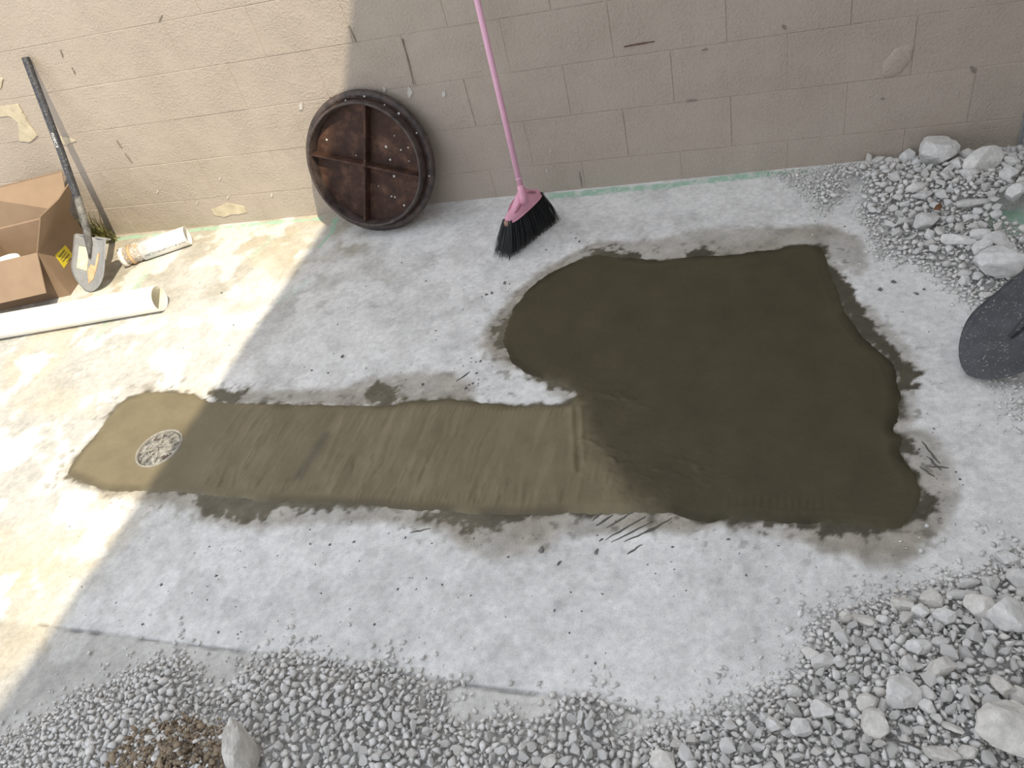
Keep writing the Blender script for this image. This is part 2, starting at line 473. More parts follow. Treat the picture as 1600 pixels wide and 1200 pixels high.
wet = np.zeros(len(P))
for poly in WET_PX:
    sd = sdist(P, gpoly(poly))
    wet = np.maximum(wet, sst(0.022, -0.022, sd + 0.05 * w1 + 0.035 * w2))
wet *= 0.65 + 0.9 * (w1 + 0.2)
wet = np.clip(wet, 0, 1) * 0.92
base = base * (1 - wet[:, None]) + wet[:, None] * np.array([0.32, 0.285, 0.232]) * (1 + 0.7 * w2[:, None])
sdp = sdist(P, PATCH)
sme = sst(0.016, -0.004, sdp + 0.05 * w2 + 0.035 * w1)
for poly in SMEAR_PX:
    sd = sdist(P, gpoly(poly))
    sme = np.maximum(sme, sst(0.010, -0.006, sd + 0.075 * w2 + 0.04 * w1 + 0.04 * w4))
spl = sst(0.18, 0.02, sdp) * sst(0.66, 0.76, fbm(X, Y, 30, 91)) * 0.6
sme = np.clip(np.maximum(sme, spl), 0, 1)
cmx = sst(-0.05, -0.35, X + 0.4 * w1)[:, None]
cement_col = cmx * np.array([[0.150, 0.132, 0.096]]) + (1 - cmx) * np.array([[0.095, 0.084, 0.060]])
base = base * (1 - sme[:, None]) + sme[:, None] * cement_col * (1 + 0.6 * w2[:, None])
dcr = sdist(P, CRACK, False)
cr = sst(0.009, 0.002, dcr + 0.010 * w2) * (0.5 + 0.5 * (fbm(X, Y, 12, 3) > 0.42))
base *= (1 - 0.5 * cr)[:, None]
Z = 0.0016 * w1 + 0.0016 * w2 - 0.004 * cr - 0.0015 * bey
Z = np.where(sdp < -0.012, -0.012, Z)
V = np.stack([X, Y, Z], 1)
idx = np.arange((nx + 1) * (ny + 1)).reshape(ny + 1, nx + 1)
F = np.stack([idx[:-1, :-1].ravel(), idx[:-1, 1:].ravel(), idx[1:, 1:].ravel(), idx[1:, :-1].ravel()], 1)
# the yard goes on around it
o = len(V); B = 9.0
ex = np.array([[-B, -B, 0], [FX0, -B, 0], [FX1, -B, 0], [B, -B, 0], [-B, FY0, 0], [FX0, FY0, 0], [FX1, FY0, 0], [B, FY0, 0],
               [-B, FY1, 0], [FX0, FY1, 0], [FX1, FY1, 0], [B, FY1, 0]])
exF = np.array([[0, 1, 5, 4], [1, 2, 6, 5], [2, 3, 7, 6], [4, 5, 9, 8], [6, 7, 11, 10]]) + o
V = np.vstack([V, ex]); F = np.vstack([F, exF])
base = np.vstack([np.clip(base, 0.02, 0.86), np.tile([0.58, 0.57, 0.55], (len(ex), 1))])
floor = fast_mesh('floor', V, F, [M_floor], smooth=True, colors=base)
tag(floor, 'pale dusty concrete floor slab with damp stains around the cement', 'floor', kind='structure')

# ------------------------------------------------------------------ block wall
SLOPE = -0.0122; BL, BH = 0.4064, 0.2032; Z0 = 0.1294; XJ = 0.3349; WEND = 1.322
wall = mesh_obj('wall_back', *(lambda bm: ([v.co[:] for v in bm.verts], [[v.index for v in f.verts] for f in bm.faces]))(
    (lambda bm: (bm.verts.ensure_lookup_table(), bm.verts.index_update(), bm)[2])(box_bm(-9, WEND, 0.0014, 0.20, -0.15, 3.0))), M_wall)
tag(wall, 'beige painted concrete block wall along the back of the slab', 'wall', kind='structure')
def block_mesh(w, h, dep=0.02, bev=0.0020):
    """front of a block: face towards -Y at y=0, bevelled border, sides running back"""
    v = [(0, dep, 0), (w, dep, 0), (w, dep, h), (0, dep, h), (0, bev, 0), (w, bev, 0), (w, bev, h), (0, bev, h),
         (bev, 0, bev), (w - bev, 0, bev), (w - bev, 0, h - bev), (bev, 0, h - bev)]
    f = [(8, 9, 10, 11), (4, 5, 9, 8), (5, 6, 10, 9), (6, 7, 11, 10), (7, 4, 8, 11), (0, 1, 5, 4), (1, 2, 6, 5), (2, 3, 7, 6), (3, 0, 4, 7)]
    me = bpy.data.meshes.new('block'); me.from_pydata(v, [], f); me.update(); me.materials.append(M_wall)
    return me
GAP = 0.0010
full = block_mesh(BL - GAP, BH - GAP)
low_h = 0.30
low = block_mesh(BL - GAP, low_h - GAP)
cache = {}
for row in range(-1, 9):
    off = 0.0 if row % 2 == 0 else -0.5
    k = -11
    while True:
        x0 = XJ + (k + off) * BL; x1 = x0 + BL; k += 1
        if x0 > WEND - 0.02: break
        zr = Z0 + row * BH + SLOPE * (x0 + BL / 2)
        if row == -1:
            me = low; z = Z0 + SLOPE * (x0 + BL / 2) - low_h
        else:
            me = full; z = zr
        if x1 > WEND:
            key = (row == -1, round(WEND - x0, 3))
            if key not in cache: cache[key] = block_mesh(WEND - x0, (low_h if row == -1 else BH) - GAP)
            me = cache[key]
        ob = link(bpy.data.objects.new('block', me), wall)
        ob.location = (x0, -0.0002 - 0.0011 * random.random(), z)
        ob.rotation_euler = (random.uniform(-.004, .004), -math.atan(SLOPE) + random.uniform(-.002, .002), random.uniform(-.002, .002))
# worn spots, splashes and scuffs on the paint
def wall_spot(name, px, mat, th=0.0012, jag=0.0, y=-0.0035):
    pts = [wl(q, y) for q in px]
    c = sum(pts) / len(pts)
    out = []
    m = len(pts)
    for i in range(m):
        a, b2 = pts[i], pts[(i + 1) % m]
        for t in (0, 0.33, 0.66):
            q = a + (b2 - a) * t
            if jag: q = q + np.array([random.uniform(-jag, jag), 0, random.uniform(-jag, jag)])
            out.append(q)
    V = [(q[0], y - th, q[2]) for q in out] + [(q[0], 0.002, q[2]) for q in out]
    n = len(out); F = [tuple(range(n))] + [(i, n + i, n + (i + 1) % n, (i + 1) % n) for i in range(n)]
    return mesh_obj(name, V, F, mat, wall)
wall_spot('peeled_patch', [(-6, 166), (30, 164), (36, 178), (46, 196), (58, 212), (44, 222), (30, 220), (29, 192), (12, 180), (-6, 182)], M_flake, jag=0.004)
wall_spot('peeled_patch', [(84, 216), (100, 213), (118, 220), (104, 226), (88, 225)], M_flake, jag=0.003)
wall_spot('peeled_patch', [(-6, 118), (4, 124), (2, 138), (-6, 140)], M_flake, jag=0.003)
wall_spot('peeled_patch', [(330, 327), (352, 318), (380, 322), (386, 332), (350, 338), (334, 336)], M_flake, jag=0.004)
for q, r in [((640, 144), 7), ((694, 147), 5), ((854, 266), 3), ((470, 166), 6), ((246, 300), 2.5), ((308, 317), 2), ((356, 308), 2.5), ((425, 305), 3), ((343, 280), 2), ((860, 236), 2), ((865, 192), 2), ((600, 140), 4)]:
    wall_spot('plaster_splash', [(q[0] + .7 * r * math.cos(a) * random.uniform(.5, 1.1), q[1] + 1.3 * r * math.sin(a) * random.uniform(.5, 1.1)) for a in np.linspace(0, 5.4, 7)], M_flakew)
for a, b2, w, m in [((975, 73), (1022, 65), 1.6, M_mark), ((1222, 40), (1228, 46), 3.5, M_darkmark), ((1517, 104), (1523, 114), 4, M_darkmark), ((1096, 79), (1105, 77), 1.2, M_darkmark), ((182, 220), (190, 232), 1.3, M_darkmark), ((195, 240), (206, 254), 1.2, M_darkmark),
                    ((629, 61), (646, 132), 0.9, M_darkmark), ((248, 33), (253, 24), 1, M_darkmark), ((1072, 158), (1088, 156), 1.6, M_darkmark), ((905, 268), (909, 292), 1.2, M_darkmark), ((1376, 155), (1382, 155), 2, M_darkmark), ((94, 78), (98, 90), 1, M_darkmark), ((112, 106), (117, 116), 1, M_darkmark), ((545, 40), (556, 66), 0.8, M_darkmark)]:
    d = np.array(b2, float) - np.array(a, float); n = np.array([-d[1], d[0]]) / np.linalg.norm(d) * w
    a = np.array(a, float); b2 = np.array(b2, float)
    wall_spot('scuff_mark', [a - n * .4, (a + b2) / 2 - n, b2 - n * .4, b2 + n * .4, (a + b2) / 2 + n * .8, a + n * .4], m, th=0.0006, jag=0.001)
# trowelled lump in the paint
bm = bmesh.new(); bmesh.ops.create_uvsphere(bm, u_segments=20, v_segments=10, radius=1)
for v in bm.verts:
    v.co = Vector((v.co.x * 0.040 + 0.03 * v.co.z * 0.3, v.co.y * 0.008, v.co.z * 0.062)) + Vector((0.004 * math.sin(v.co.z * 9), 0, 0))
lump = bm_obj('paint_lump', bm, M_wall, wall, True)
q = wl((1402, 96)); lump.location = (q[0], 0.0, q[2]); lump.rotation_euler = (0, 0.35, 0)

# end of the wall: metal trim and a dark door beyond it
t = bm_obj('trim_1', box_bm(WEND, WEND + 0.016, -0.012, 0.06, -0.02, 3.0, 0.002), M_trim)
tag(t, 'thin grey metal trim at the right end of the block wall', 'trim', kind='structure')
bm = box_bm(WEND + 0.016, 2.25, 0.05, 0.09, 0.0, 3.0, 0.003)
d1 = bm_obj('door_1', bm, M_doordark)
tag(d1, 'dark door beyond the metal trim at right end of wall', 'door', kind='structure')
bm = box_bm(WEND + 0.12, 2.13, 0.044, 0.052, 0.15, 2.0, 0.003)
bm_obj('door_panel', bm, M_doordark, d1)
w2o = bm_obj('wall_back_end', box_bm(2.25, 9, 0.0, 0.2, -0.15, 3.0), M_wall)
tag(w2o, 'block wall continuing past the dark door', 'wall', kind='structure')
# building on the right with a deep eave, out of view: it shades the right of the yard
EDGE_Z = 4.60; EDGE_X = -1.522 + 0.546 * EDGE_Z
rf = bm_obj('roof', box_bm(EDGE_X, 3.12, -5.1, 0.2, 4.46, EDGE_Z), M_unseen_roof)
tag(rf, 'deep flat unseen eave of the side building, shading the right half', 'roof', kind='structure')
M_bouncewhite = simple('bounce_white_paint', (0.74, 0.73, 0.71), 0.8, var=0.05, scale=3)  # pale paint chosen so the unseen side wall bounces light onto the floor
wr_ = bm_obj('unseen_wall_right', box_bm(2.90, 3.12, -5.1, 0.0, -0.1, 4.46), M_bouncewhite)
tag(wr_, 'tall unseen side wall carrying the eave, whitened to bounce light', 'wall', kind='structure')
wf_ = bm_obj('added_wall_front', box_bm(0.6, 2.90, -5.1, -4.9, -0.1, 4.46), M_wall)  # added wall behind the camera, cuts skylight on the right of the back wall
tag(wf_, 'added unseen wall behind the viewer, dimming the back wall', 'wall', kind='structure')

# ------------------------------------------------------------------ fresh cement
PS = 0.0045
x0, y0 = PATCH.min(0) - 0.03; x1, y1 = PATCH.max(0) + 0.03
nx = int((x1 - x0) / PS); ny = int((y1 - y0) / PS)
gx, gy = np.meshgrid(np.linspace(x0, x1, nx + 1), np.linspace(y0, y1, ny + 1))
P = np.stack([gx.ravel(), gy.ravel()], 1); X = P[:, 0]; Y = P[:, 1]
sd = sdist(P, PATCH)
w1 = fbm(X, Y, 9, 111) - 0.5; w2 = fbm(X, Y, 45, 123) - 0.5
sdn = sd + 0.012 * w1 + 0.016 * w2
Z = 0.0035 * sst(0.010, -0.014, sdn) - 0.0060 * sst(-0.002, 0.016, sdn)
pxx = 800 + FPX * ((np.stack([X, Y, 0 * X], 1) - CAM) @ RGT) / ((np.stack([X, Y, 0 * X], 1) - CAM) @ FWD)
ch0 = fl((330, 700)); ch1 = fl((900, 700))
u = (X - ch0[0]) / (ch1[0] - ch0[0])                    # 0 at the drain end of the channel, 1 where it meets the pad
CHAN = gpoly([(60, 560), (330, 600), (890, 600), (912, 640), (922, 690), (960, 742), (1010, 785), (1020, 830), (60, 860)])
sdch = sdist(P, CHAN)
rough_band = sst(-0.02, 0.10, u) * sst(0.03, -0.03, sdch) * sst(0.0, -0.05, sd)
sdir = fl((440, 740))[:2] - fl((500, 640))[:2]; sdir /= np.linalg.norm(sdir); sn = np.array([-sdir[1], sdir[0]])
A = P @ sn; Bc = P @ sdir
str1 = fbm(A * 55 + 3 * w1, Bc * 5, 1.0, 201, 3) - 0.5
str2 = fbm(A * 14, Bc * 1.6, 1.0, 221, 3) - 0.5
chips = np.clip(fbm(A * 60, Bc * 16, 1.0, 241, 2) - 0.56, 0, 1)
Z += rough_band * (0.0056 * str1 * (0.3 + 1.4 * sst(0.4, 0.65, fbm(X, Y, 6, 271))) + 0.0055 * str2 + 0.0035 * w1 + 0.014 * chips * sst(0.45, 0.6, fbm(X, Y, 5, 251)))
# two trowel ridges across the channel mouth and ripples past them
for qa, qb, wd, hh in [((893, 640), (897, 735), 0.008, 0.004), ((908, 640), (912, 720), 0.008, 0.0045), ((540, 650), (505, 735), 0.010, 0.003), ((575, 650), (555, 690), 0.006, 0.003), ((860, 645), (868, 760), 0.018, 0.002), ((380, 640), (330, 705), 0.006, 0.002)]:
    d = sdist(P, np.array([fl(qa)[:2], fl(qb)[:2]]), False)
    Z += hh * np.exp(-(d / wd) ** 2)
d = sdist(P, np.array([fl((901, 640))[:2], fl((905, 735))[:2]]), False)
Z -= 0.004 * np.exp(-(d / 0.006) ** 2)
rip = np.exp(-((sdist(P, gpoly([(920, 690), (960, 720), (1000, 755), (1090, 735)]), False)) / 0.06) ** 2)
Z += rip * 0.022 * np.clip(fbm(X * 35 + Y * 20, Y * 60, 1.0, 301, 3) - 0.55, 0, 1)
rip2 = np.exp(-((sdist(P, gpoly([(905, 625), (950, 612), (990, 640)]), False)) / 0.04) ** 2)
Z += rip2 * 0.016 * np.clip(fbm(X * 30, Y * 50, 1.0, 321, 3) - 0.5, 0, 1)
cmb = np.exp(-(sdist(P, gpoly([(1140, 785), (1285, 790)]), False) / 0.025) ** 2)
Z += cmb * 0.0008 * np.sin(X * 340 + 14 * w1)
cmb = np.exp(-(sdist(P, gpoly([(560, 780), (790, 785)]), False) / 0.02) ** 2) + np.exp(-(sdist(P, gpoly([(620, 640), (880, 645)]), False) / 0.02) ** 2)
Z += np.clip(cmb, 0, 1) * 0.0012 * np.sin(A * 420 + 16 * w1)
Z += sst(1.0, 1.3, u) * 0.0022 * w1
ring = np.exp(-((sd + 0.03) / 0.008) ** 2) * sst(0.95, 1.1, u)
Z += 0.0010 * ring
pale = sst(0.05, -0.05, sdch + 0.10 * w1 + 0.03 * w2)
col = pale[:, None] * np.array([0.187, 0.158, 0.100]) + (1 - pale)[:, None] * np.array([0.075, 0.063, 0.037])
col *= (1 + 0.16 * w1 + 0.10 * w2)[:, None]
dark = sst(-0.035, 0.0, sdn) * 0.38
wet_edge = sst(0.35, 0.6, fbm(X, Y, 6, 401)) * dark  # wet cement, darker in patches along its rim
col *= (1 - wet_edge)[:, None]
damp = np.exp(-(sdist(P, np.array([fl((510, 680))[:2], fl((468, 745))[:2]]), False) / 0.02) ** 2) * 0.35
col *= (1 - damp[:, None] * np.array([1.0, 0.9, 0.7]))
stk = sst(0.56, 0.66, fbm(A * 30, Bc * 5, 1.0, 261, 2)) * rough_band * 0.12
col *= (1 + stk)[:, None]
keep = sd < 0.022
idx = np.arange((nx + 1) * (ny + 1)).reshape(ny + 1, nx + 1)
F = np.stack([idx[:-1, :-1].ravel(), idx[:-1, 1:].ravel(), idx[1:, 1:].ravel(), idx[1:, :-1].ravel()], 1)
DC = np.array([-1.582, -1.485]); DR = 0.0885
ind = np.linalg.norm(P - DC, axis=1) < DR - 0.004
F = F[keep[F].all(1) & ~ind[F].all(1)]
used = np.unique(F); remap = -np.ones(len(P), int); remap[used] = np.arange(len(used))
patch = empty('cement_patch', (float(PATCH[:, 0].mean()), float(PATCH[:, 1].mean()), 0))
tag(patch, 'freshly poured wet olive grey cement filling the trench in the slab', 'cement')
loc = np.array([patch.location.x, patch.location.y, 0])
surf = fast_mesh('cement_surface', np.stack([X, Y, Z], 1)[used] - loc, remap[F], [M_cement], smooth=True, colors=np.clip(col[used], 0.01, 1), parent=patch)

# cement crumbs and drips left on the slab
def hull_template(k, n=14):
    rr = np.random.default_rng(500 + k)
    p = rr.normal(size=(n, 3)); p /= np.linalg.norm(p, axis=1)[:, None]
    p *= rr.uniform(0.82, 1.12, (n, 1))
    p *= np.array([1.0, rr.uniform(.62, .95), rr.uniform(.42, .78)])
    bm = bmesh.new()
    for q in p: bm.verts.new(q)
    r = bmesh.ops.convex_hull(bm, input=bm.verts[:])
    junk = [v for v in bm.verts if not v.link_faces]
    bmesh.ops.delete(bm, geom=junk, context='VERTS')
    bmesh.ops.triangulate(bm, faces=bm.faces[:])
    bmesh.ops.recalc_face_normals(bm, faces=bm.faces[:])
    bm.verts.index_update()
    Vv = np.array([v.co[:] for v in bm.verts]); Ff = np.array([[v.index for v in f.verts] for f in bm.faces])
    bm.free()
    return Vv, Ff
TPL = [hull_template(k, 12 + k % 7) for k in range(28)]
def rotmats(n, tilt=0.5, g=rng):
    yaw = g.uniform(0, 2 * math.pi, n); tx = g.normal(0, tilt, n); ty = g.normal(0, tilt, n)
    out = np.zeros((n, 3, 3))
    cz, sz, cx, sx, cy, sy = np.cos(yaw), np.sin(yaw), np.cos(tx), np.sin(tx), np.cos(ty), np.sin(ty)
    Rz = np.zeros((n, 3, 3)); Rz[:, 0, 0] = cz; Rz[:, 0, 1] = -sz; Rz[:, 1, 0] = sz; Rz[:, 1, 1] = cz; Rz[:, 2, 2] = 1
    Rx = np.zeros((n, 3, 3)); Rx[:, 0, 0] = 1; Rx[:, 1, 1] = cx; Rx[:, 1, 2] = -sx; Rx[:, 2, 1] = sx; Rx[:, 2, 2] = cx
    Ry = np.zeros((n, 3, 3)); Ry[:, 1, 1] = 1; Ry[:, 0, 0] = cy; Ry[:, 0, 2] = sy; Ry[:, 2, 0] = -sy; Ry[:, 2, 2] = cy
    return Rz @ Rx @ Ry
def scatter_mesh(pos, rad, tilt=0.5, stretch=0.25, g=rng):
    """many little hulls in one triangle soup"""
    n = len(pos); Rm = rotmats(n, tilt, g); t = g.integers(0, len(TPL), n)
    VV = []; FF = []; TT = []; o = 0
    tint = g.uniform(0, 1, n)
    for k, (tv, tf) in enumerate(TPL):
        s = np.where(t == k)[0]
        if not len(s): continue
        sc_ = rad[s][:, None] * g.uniform(1 - stretch, 1 + stretch, (len(s), 3))
        v = np.einsum('nij,nvj->nvi', Rm[s], tv[None] * sc_[:, None, :]) + pos[s][:, None, :]
        VV.append(v.reshape(-1, 3)); m = len(tv)
        FF.append((tf[None] + (np.arange(len(s)) * m)[:, None, None]).reshape(-1, 3) + o); o += m * len(s)
        TT.append(np.repeat(tint[s], m))
    return np.vstack(VV), np.vstack(FF), np.concatenate(TT)
crumb_px = []
g2 = np.random.default_rng(91)
for (cx, cy, sx, sy, n) in [(500, 480, 170, 100, 110), (700, 560, 90, 60, 90), (800, 430, 50, 40, 30), (620, 590, 90, 25, 60), (330, 480, 90, 90, 30), (480, 900, 220, 70, 110), (800, 900, 260, 60, 70), (1150, 900, 200, 60, 60),
                            (1450, 740, 30, 40, 40), (1440, 560, 40, 80, 25), (900, 370, 60, 20, 30), (640, 335, 60, 20, 25), (200, 870, 90, 80, 20), (600, 830, 250, 25, 60), (760, 590, 50, 25, 40), (1130, 360, 100, 14, 30), (380, 960, 130, 40, 40)]:
    crumb_px += [(g2.normal(cx, sx), g2.normal(cy, sy)) for _ in range(n)]
cp = np.array([fl(q) for q in crumb_px])
sdc = sdist(cp[:, :2], PATCH)
cp = cp[(sdc > 0.015) & (cp[:, 1] < -0.03)]
keep_ = g2.random(len(cp)) < 0.55
cp = cp[keep_]
cr_ = np.clip(g2.lognormal(math.log(0.0021), 0.45, len(cp)), 0.0012, 0.006)
cp[:, 2] = cr_ * 0.15
big = [(487, 579), (535, 557), (768, 458), (760, 460), (900, 372), (905, 377), (853, 390), (788, 442), (660, 600), (733, 601), (728, 606), (1444, 452), (1432, 459), (1375, 452), (1397, 440), (845, 860), (932, 862), (1138, 842)]
cp = np.vstack([cp, np.array([fl(q, 0.002) for q in big])]); cr_ = np.concatenate([cr_, g2.uniform(0.005, 0.010, len(big))])
V, F, T = scatter_mesh(cp - loc, cr_, 0.3, 0.4, g2)
M_crumb = simple('cement_crumb', (0.17, 0.165, 0.15), 0.9, var=0.4, scale=40)
o = fast_mesh('cement_crumbs', V, F, [M_crumb], parent=patch); o['kind'] = 'stuff'
# drip streaks
M_drip = simple('cement_drip', (0.11, 0.105, 0.09), 0.8, var=0.2)
for a, b2 in [((925, 814), (943, 800)), ((930, 822), (958, 804)), ((947, 824), (990, 800)), ((945, 843), (1010, 806)), ((955, 848), (1020, 815)), ((976, 846), (1035, 818)), ((1005, 835), (1050, 810)), ((980, 866), (1003, 850)), ((935, 846), (942, 841)), ((870, 884), (877, 875)), ((1440, 690), (1470, 725)), ((1448, 712), (1470, 735)), ((1452, 728), (1482, 731)), ((1436, 729), (1460, 745)), ((712, 597), (735, 580)), ((640, 832), (672, 826))]:
    A0 = fl(a, 0.0008); B0 = fl(b2, 0.0008)
    n = 7; pts = [A0 + (B0 - A0) * k / (n - 1) + np.array([random.uniform(-.002, .002), random.uniform(-.002, .002), 0]) for k in range(n)]
    V, F = tube([Vector(q) - Vector(loc) for q in pts], [0.0006 + 0.0030 * math.sin(math.pi * (k + .4) / n) * random.uniform(.6, 1.1) for k in range(n)], 8)
    V = [Vector((v.x, v.y, v.z * 0.5)) for v in V]
    mesh_obj('drip_streak', V, F, M_drip, patch, True)

# ------------------------------------------------------------------ floor drain
dr = empty('floor_drain', (DC[0], DC[1], 0))
tag(dr, 'round drain cover with star ribs set in the cement at left', 'drain cover')
def lathe(prof, seg=48):
    V = []; F = []
    for k in range(seg):
        a = 2 * math.pi * k / seg
        for r_, z_ in prof: V.append((r_ * math.cos(a), r_ * math.sin(a), z_))
    m = len(prof)
    for k in range(seg):
        for i in range(m - 1):
            F.append((k * m + i, ((k + 1) % seg) * m + i, ((k + 1) % seg) * m + i + 1, k * m + i + 1))
    return V, F
M_drain, nt, b = mat_new('cement_smeared_drain')
n1 = noise_node(nt, 38, 5, 0.7)
r1 = ramp(nt, n1.outputs[0], [(0.38, (0.05, 0.047, 0.042)), (0.48, (0.17, 0.163, 0.148)), (0.60, (0.36, 0.345, 0.315))])
nt.links.new(r1.outputs[0], b.inputs['Base Color']); b.inputs['Roughness'].default_value = 0.7
bump(nt, b, n1.outputs[0], 0.004, 0.6)
M_drainpale = simple('drain_rib', (0.27, 0.255, 0.225), 0.7, var=0.3, scale=50)
V, F = lathe([(0.0885, -0.01), (0.0885, 0.004), (0.086, 0.0065), (0.082, 0.0065), (0.080, 0.004), (0.080, -0.008)])
mesh_obj('rim', V, F, M_drainpale, dr, True)
V, F = lathe([(0.0, 0.003), (0.03, 0.003), (0.074, 0.002), (0.077, 0.000), (0.077, -0.008)])
mesh_obj('lid', V, F, M_drain, dr, True)
V, F = lathe([(0.036, 0.001), (0.036, 0.0055), (0.040, 0.0055), (0.040, 0.001)])
mesh_obj('inner_ring', V, F, M_drainpale, dr)
for k in range(8):
    a = k * math.pi / 4 + 0.35
    bm = box_bm(0.004, 0.072, -0.0022, 0.0022, 0.001, 0.006, 0.0008)
    ob = bm_obj('rib', bm, M_drainpale if k % 3 else M_drain, dr); ob.rotation_euler = (0, 0, a)
for k in range(2):
    a = 2.4 + k * math.pi
    bm = box_bm(0.052, 0.064, -0.006, 0.006, 0.0018, 0.0045, 0.002)
    ob = bm_obj('screw_slot', bm, M_irondark, dr); ob.rotation_euler = (0, 0, a)
bm = box_bm(-0.016, 0.016, -0.005, 0.005, 0.0015, 0.0032, 0.002)
ob = bm_obj('finger_hole', bm, M_irondark, dr); ob.location = (0.056, -0.036, 0.0); ob.rotation_euler = (0, 0, 0.95)

# ------------------------------------------------------------------ manhole cover leaning on the wall
D = 0.60; a_ = 0.165; h_ = math.sqrt(D * D - a_ * a_)
mh = empty('manhole_cover', (-1.165, -a_ - 0.030, 0.0))
tag(mh, 'rusty round iron manhole cover with cross ribs leaning against the wall', 'manhole cover')
ex = Vector((1, 0, 0)); ey = Vector((0, a_, h_)) / D; ez = ex.cross(ey)     # ez points out, to the camera
Rm = Matrix((ex, ey, ez)).transposed().to_4x4()
def disc_part(name, V, F, mat, smooth=True, rot=0.0, parent=None):
    Mx = Rm @ Matrix.Rotation(rot, 4, 'Z')
    ctr = ey * (D / 2)
    V = [Mx @ Vector(v) + ctr for v in V]
    return mesh_obj(name, V, F, mat, parent or mh, smooth)
R0 = D / 2
V, F = lathe([(0.0, -0.030), (R0 - 0.012, -0.030), (R0 - 0.004, -0.026), (R0, -0.018), (R0, -0.004), (R0 - 0.004, 0.0), (R0 - 0.032, 0.002), (R0 - 0.034, 0.0), (0.0, 0.0)], 72)
disc_part('plate', V, F, M_iron, False)
V, F = lathe([(R0 - 0.034, 0.0), (R0 - 0.036, 0.052), (R0 - 0.038, 0.056), (R0 - 0.045, 0.056), (R0 - 0.048, 0.052), (R0 - 0.056, 0.0)], 72)
disc_part('inner_ring', V, F, M_irondark, True)
V, F = lathe([(R0 - 0.030, 0.0005), (R0 - 0.024, 0.006), (R0 - 0.010, 0.006), (R0 - 0.002, 0.000), (R0 + 0.001, -0.006), (R0 + 0.001, -0.016)], 72)
disc_part('flange', V, F, M_irondark, True)
for ang in (math.radians(74), math.radians(-17)):
    bm = box_bm(-(R0 - 0.05), R0 - 0.05, -0.009, 0.009, 0.0, 0.046, 0.003, 2)
    for v in bm.verts:
        if v.co.z > 0.02: v.co.y *= 0.55; v.co.z -= 0.006 * (abs(v.co.x) / R0) ** 2
    V = [v.co[:] for v in bm.verts]; bm.verts.index_update(); F = [[v.index for v in f.verts] for f in bm.faces]; bm.free()
    disc_part('rib', V, F, M_iron, False, ang)
V, F = lathe([(0, 0.050), (0.008, 0.049), (0.012, 0.042), (0.016, 0.0)], 20)
disc_part('hub', V, F, M_iron)
for (x_, y_, r_) in [(0.10, 0.06, 0.006), (0.105, 0.005, 0.005), (0.105, -0.065, 0.006), (0.165, 0.04, 0.004), (0.20, 0.045, 0.004), (0.085, -0.155, 0.004), (0.07, -0.15, 0.004), (0.12, -0.195, 0.005), (-0.17, 0.12, 0.005), (-0.20, 0.185, 0.006), (0.19, -0.01, 0.003), (0.15, 0.10, 0.003), (0.02, -0.10, 0.003), (-0.05, 0.04, 0.003)]:
    V, F = lathe([(0, 0.0025), (r_ * .6, 0.002), (r_, 0.0)], 7); V = [(v[0] + x_, v[1] + y_, v[2]) for v in V]
    disc_part('plaster_spot', V, F, M_splash)
for (x_, y_, r_) in [(0.195, 0.185, 0.006), (0.06, 0.27, 0.005), (-0.03, 0.265, 0.004), (0.255, 0.10, 0.004), (0.14, 0.225, 0.004), (0.27, -0.08, 0.004)]:
    V, F = lathe([(0, 0.010), (r_ * .7, 0.0095), (r_, 0.004)], 7); V = [(v[0] + x_, v[1] + y_, v[2]) for v in V]
    disc_part('plaster_spot', V, F, M_splash)

# ------------------------------------------------------------------ broom
tipL = Vector(fl((785, 403))); tipR = Vector(fl((862, 343)))
headL = Vector(fl((792, 347), 0.135)); headR = Vector(fl((842, 301), 0.135))
hb = Vector(fl((816, 303), 0.205)); ht = Vector(wl((715, -130), -0.014))
br = empty('broom', ((tipL + tipR) / 2)[:])
tag(br, 'pink broom with black bristles leaning against the wall', 'broom')
bo = br.location.copy()
wdir = (headR - headL).normalized(); up = Vector((0, 0, 1)); nrm = wdir.cross(up).normalized()
W = (headR - headL).length; mid = (headL + headR) / 2
gb = random.Random(5)
V = []; F = []
for i in range(900):
    s = gb.random(); tt = gb.uniform(-1, 1)
    root = headL.lerp(headR, s) + nrm * (tt * 0.020) + up * 0.006
    tip = tipL.lerp(tipR, min(1, max(0, s + gb.uniform(-.02, .02)))) + nrm * (tt * 0.048 + gb.uniform(-.004, .004)) + Vector((0, 0, gb.uniform(0.001, 0.012)))
    if s < 0.06 and gb.random() < .3: tip += wdir * -gb.uniform(0, .03)
    midp = root.lerp(tip, .55) + nrm * tt * 0.006
    d = (tip - root).normalized(); x, y, _ = frame_of(d); o = len(V); r_ = 0.0013
    for p_, rr in ((root, r_), (midp, r_), (tip, r_ * .5)):
        for k in range(3):
            a = 2 * math.pi * k / 3; V.append(p_ + (x * math.cos(a) + y * math.sin(a)) * rr - bo)
    for j in range(2):
        for k in range(3):
            F.append((o + j * 3 + k, o + j * 3 + (k + 1) % 3, o + j * 3 + 3 + (k + 1) % 3, o + j * 3 + 3 + k))
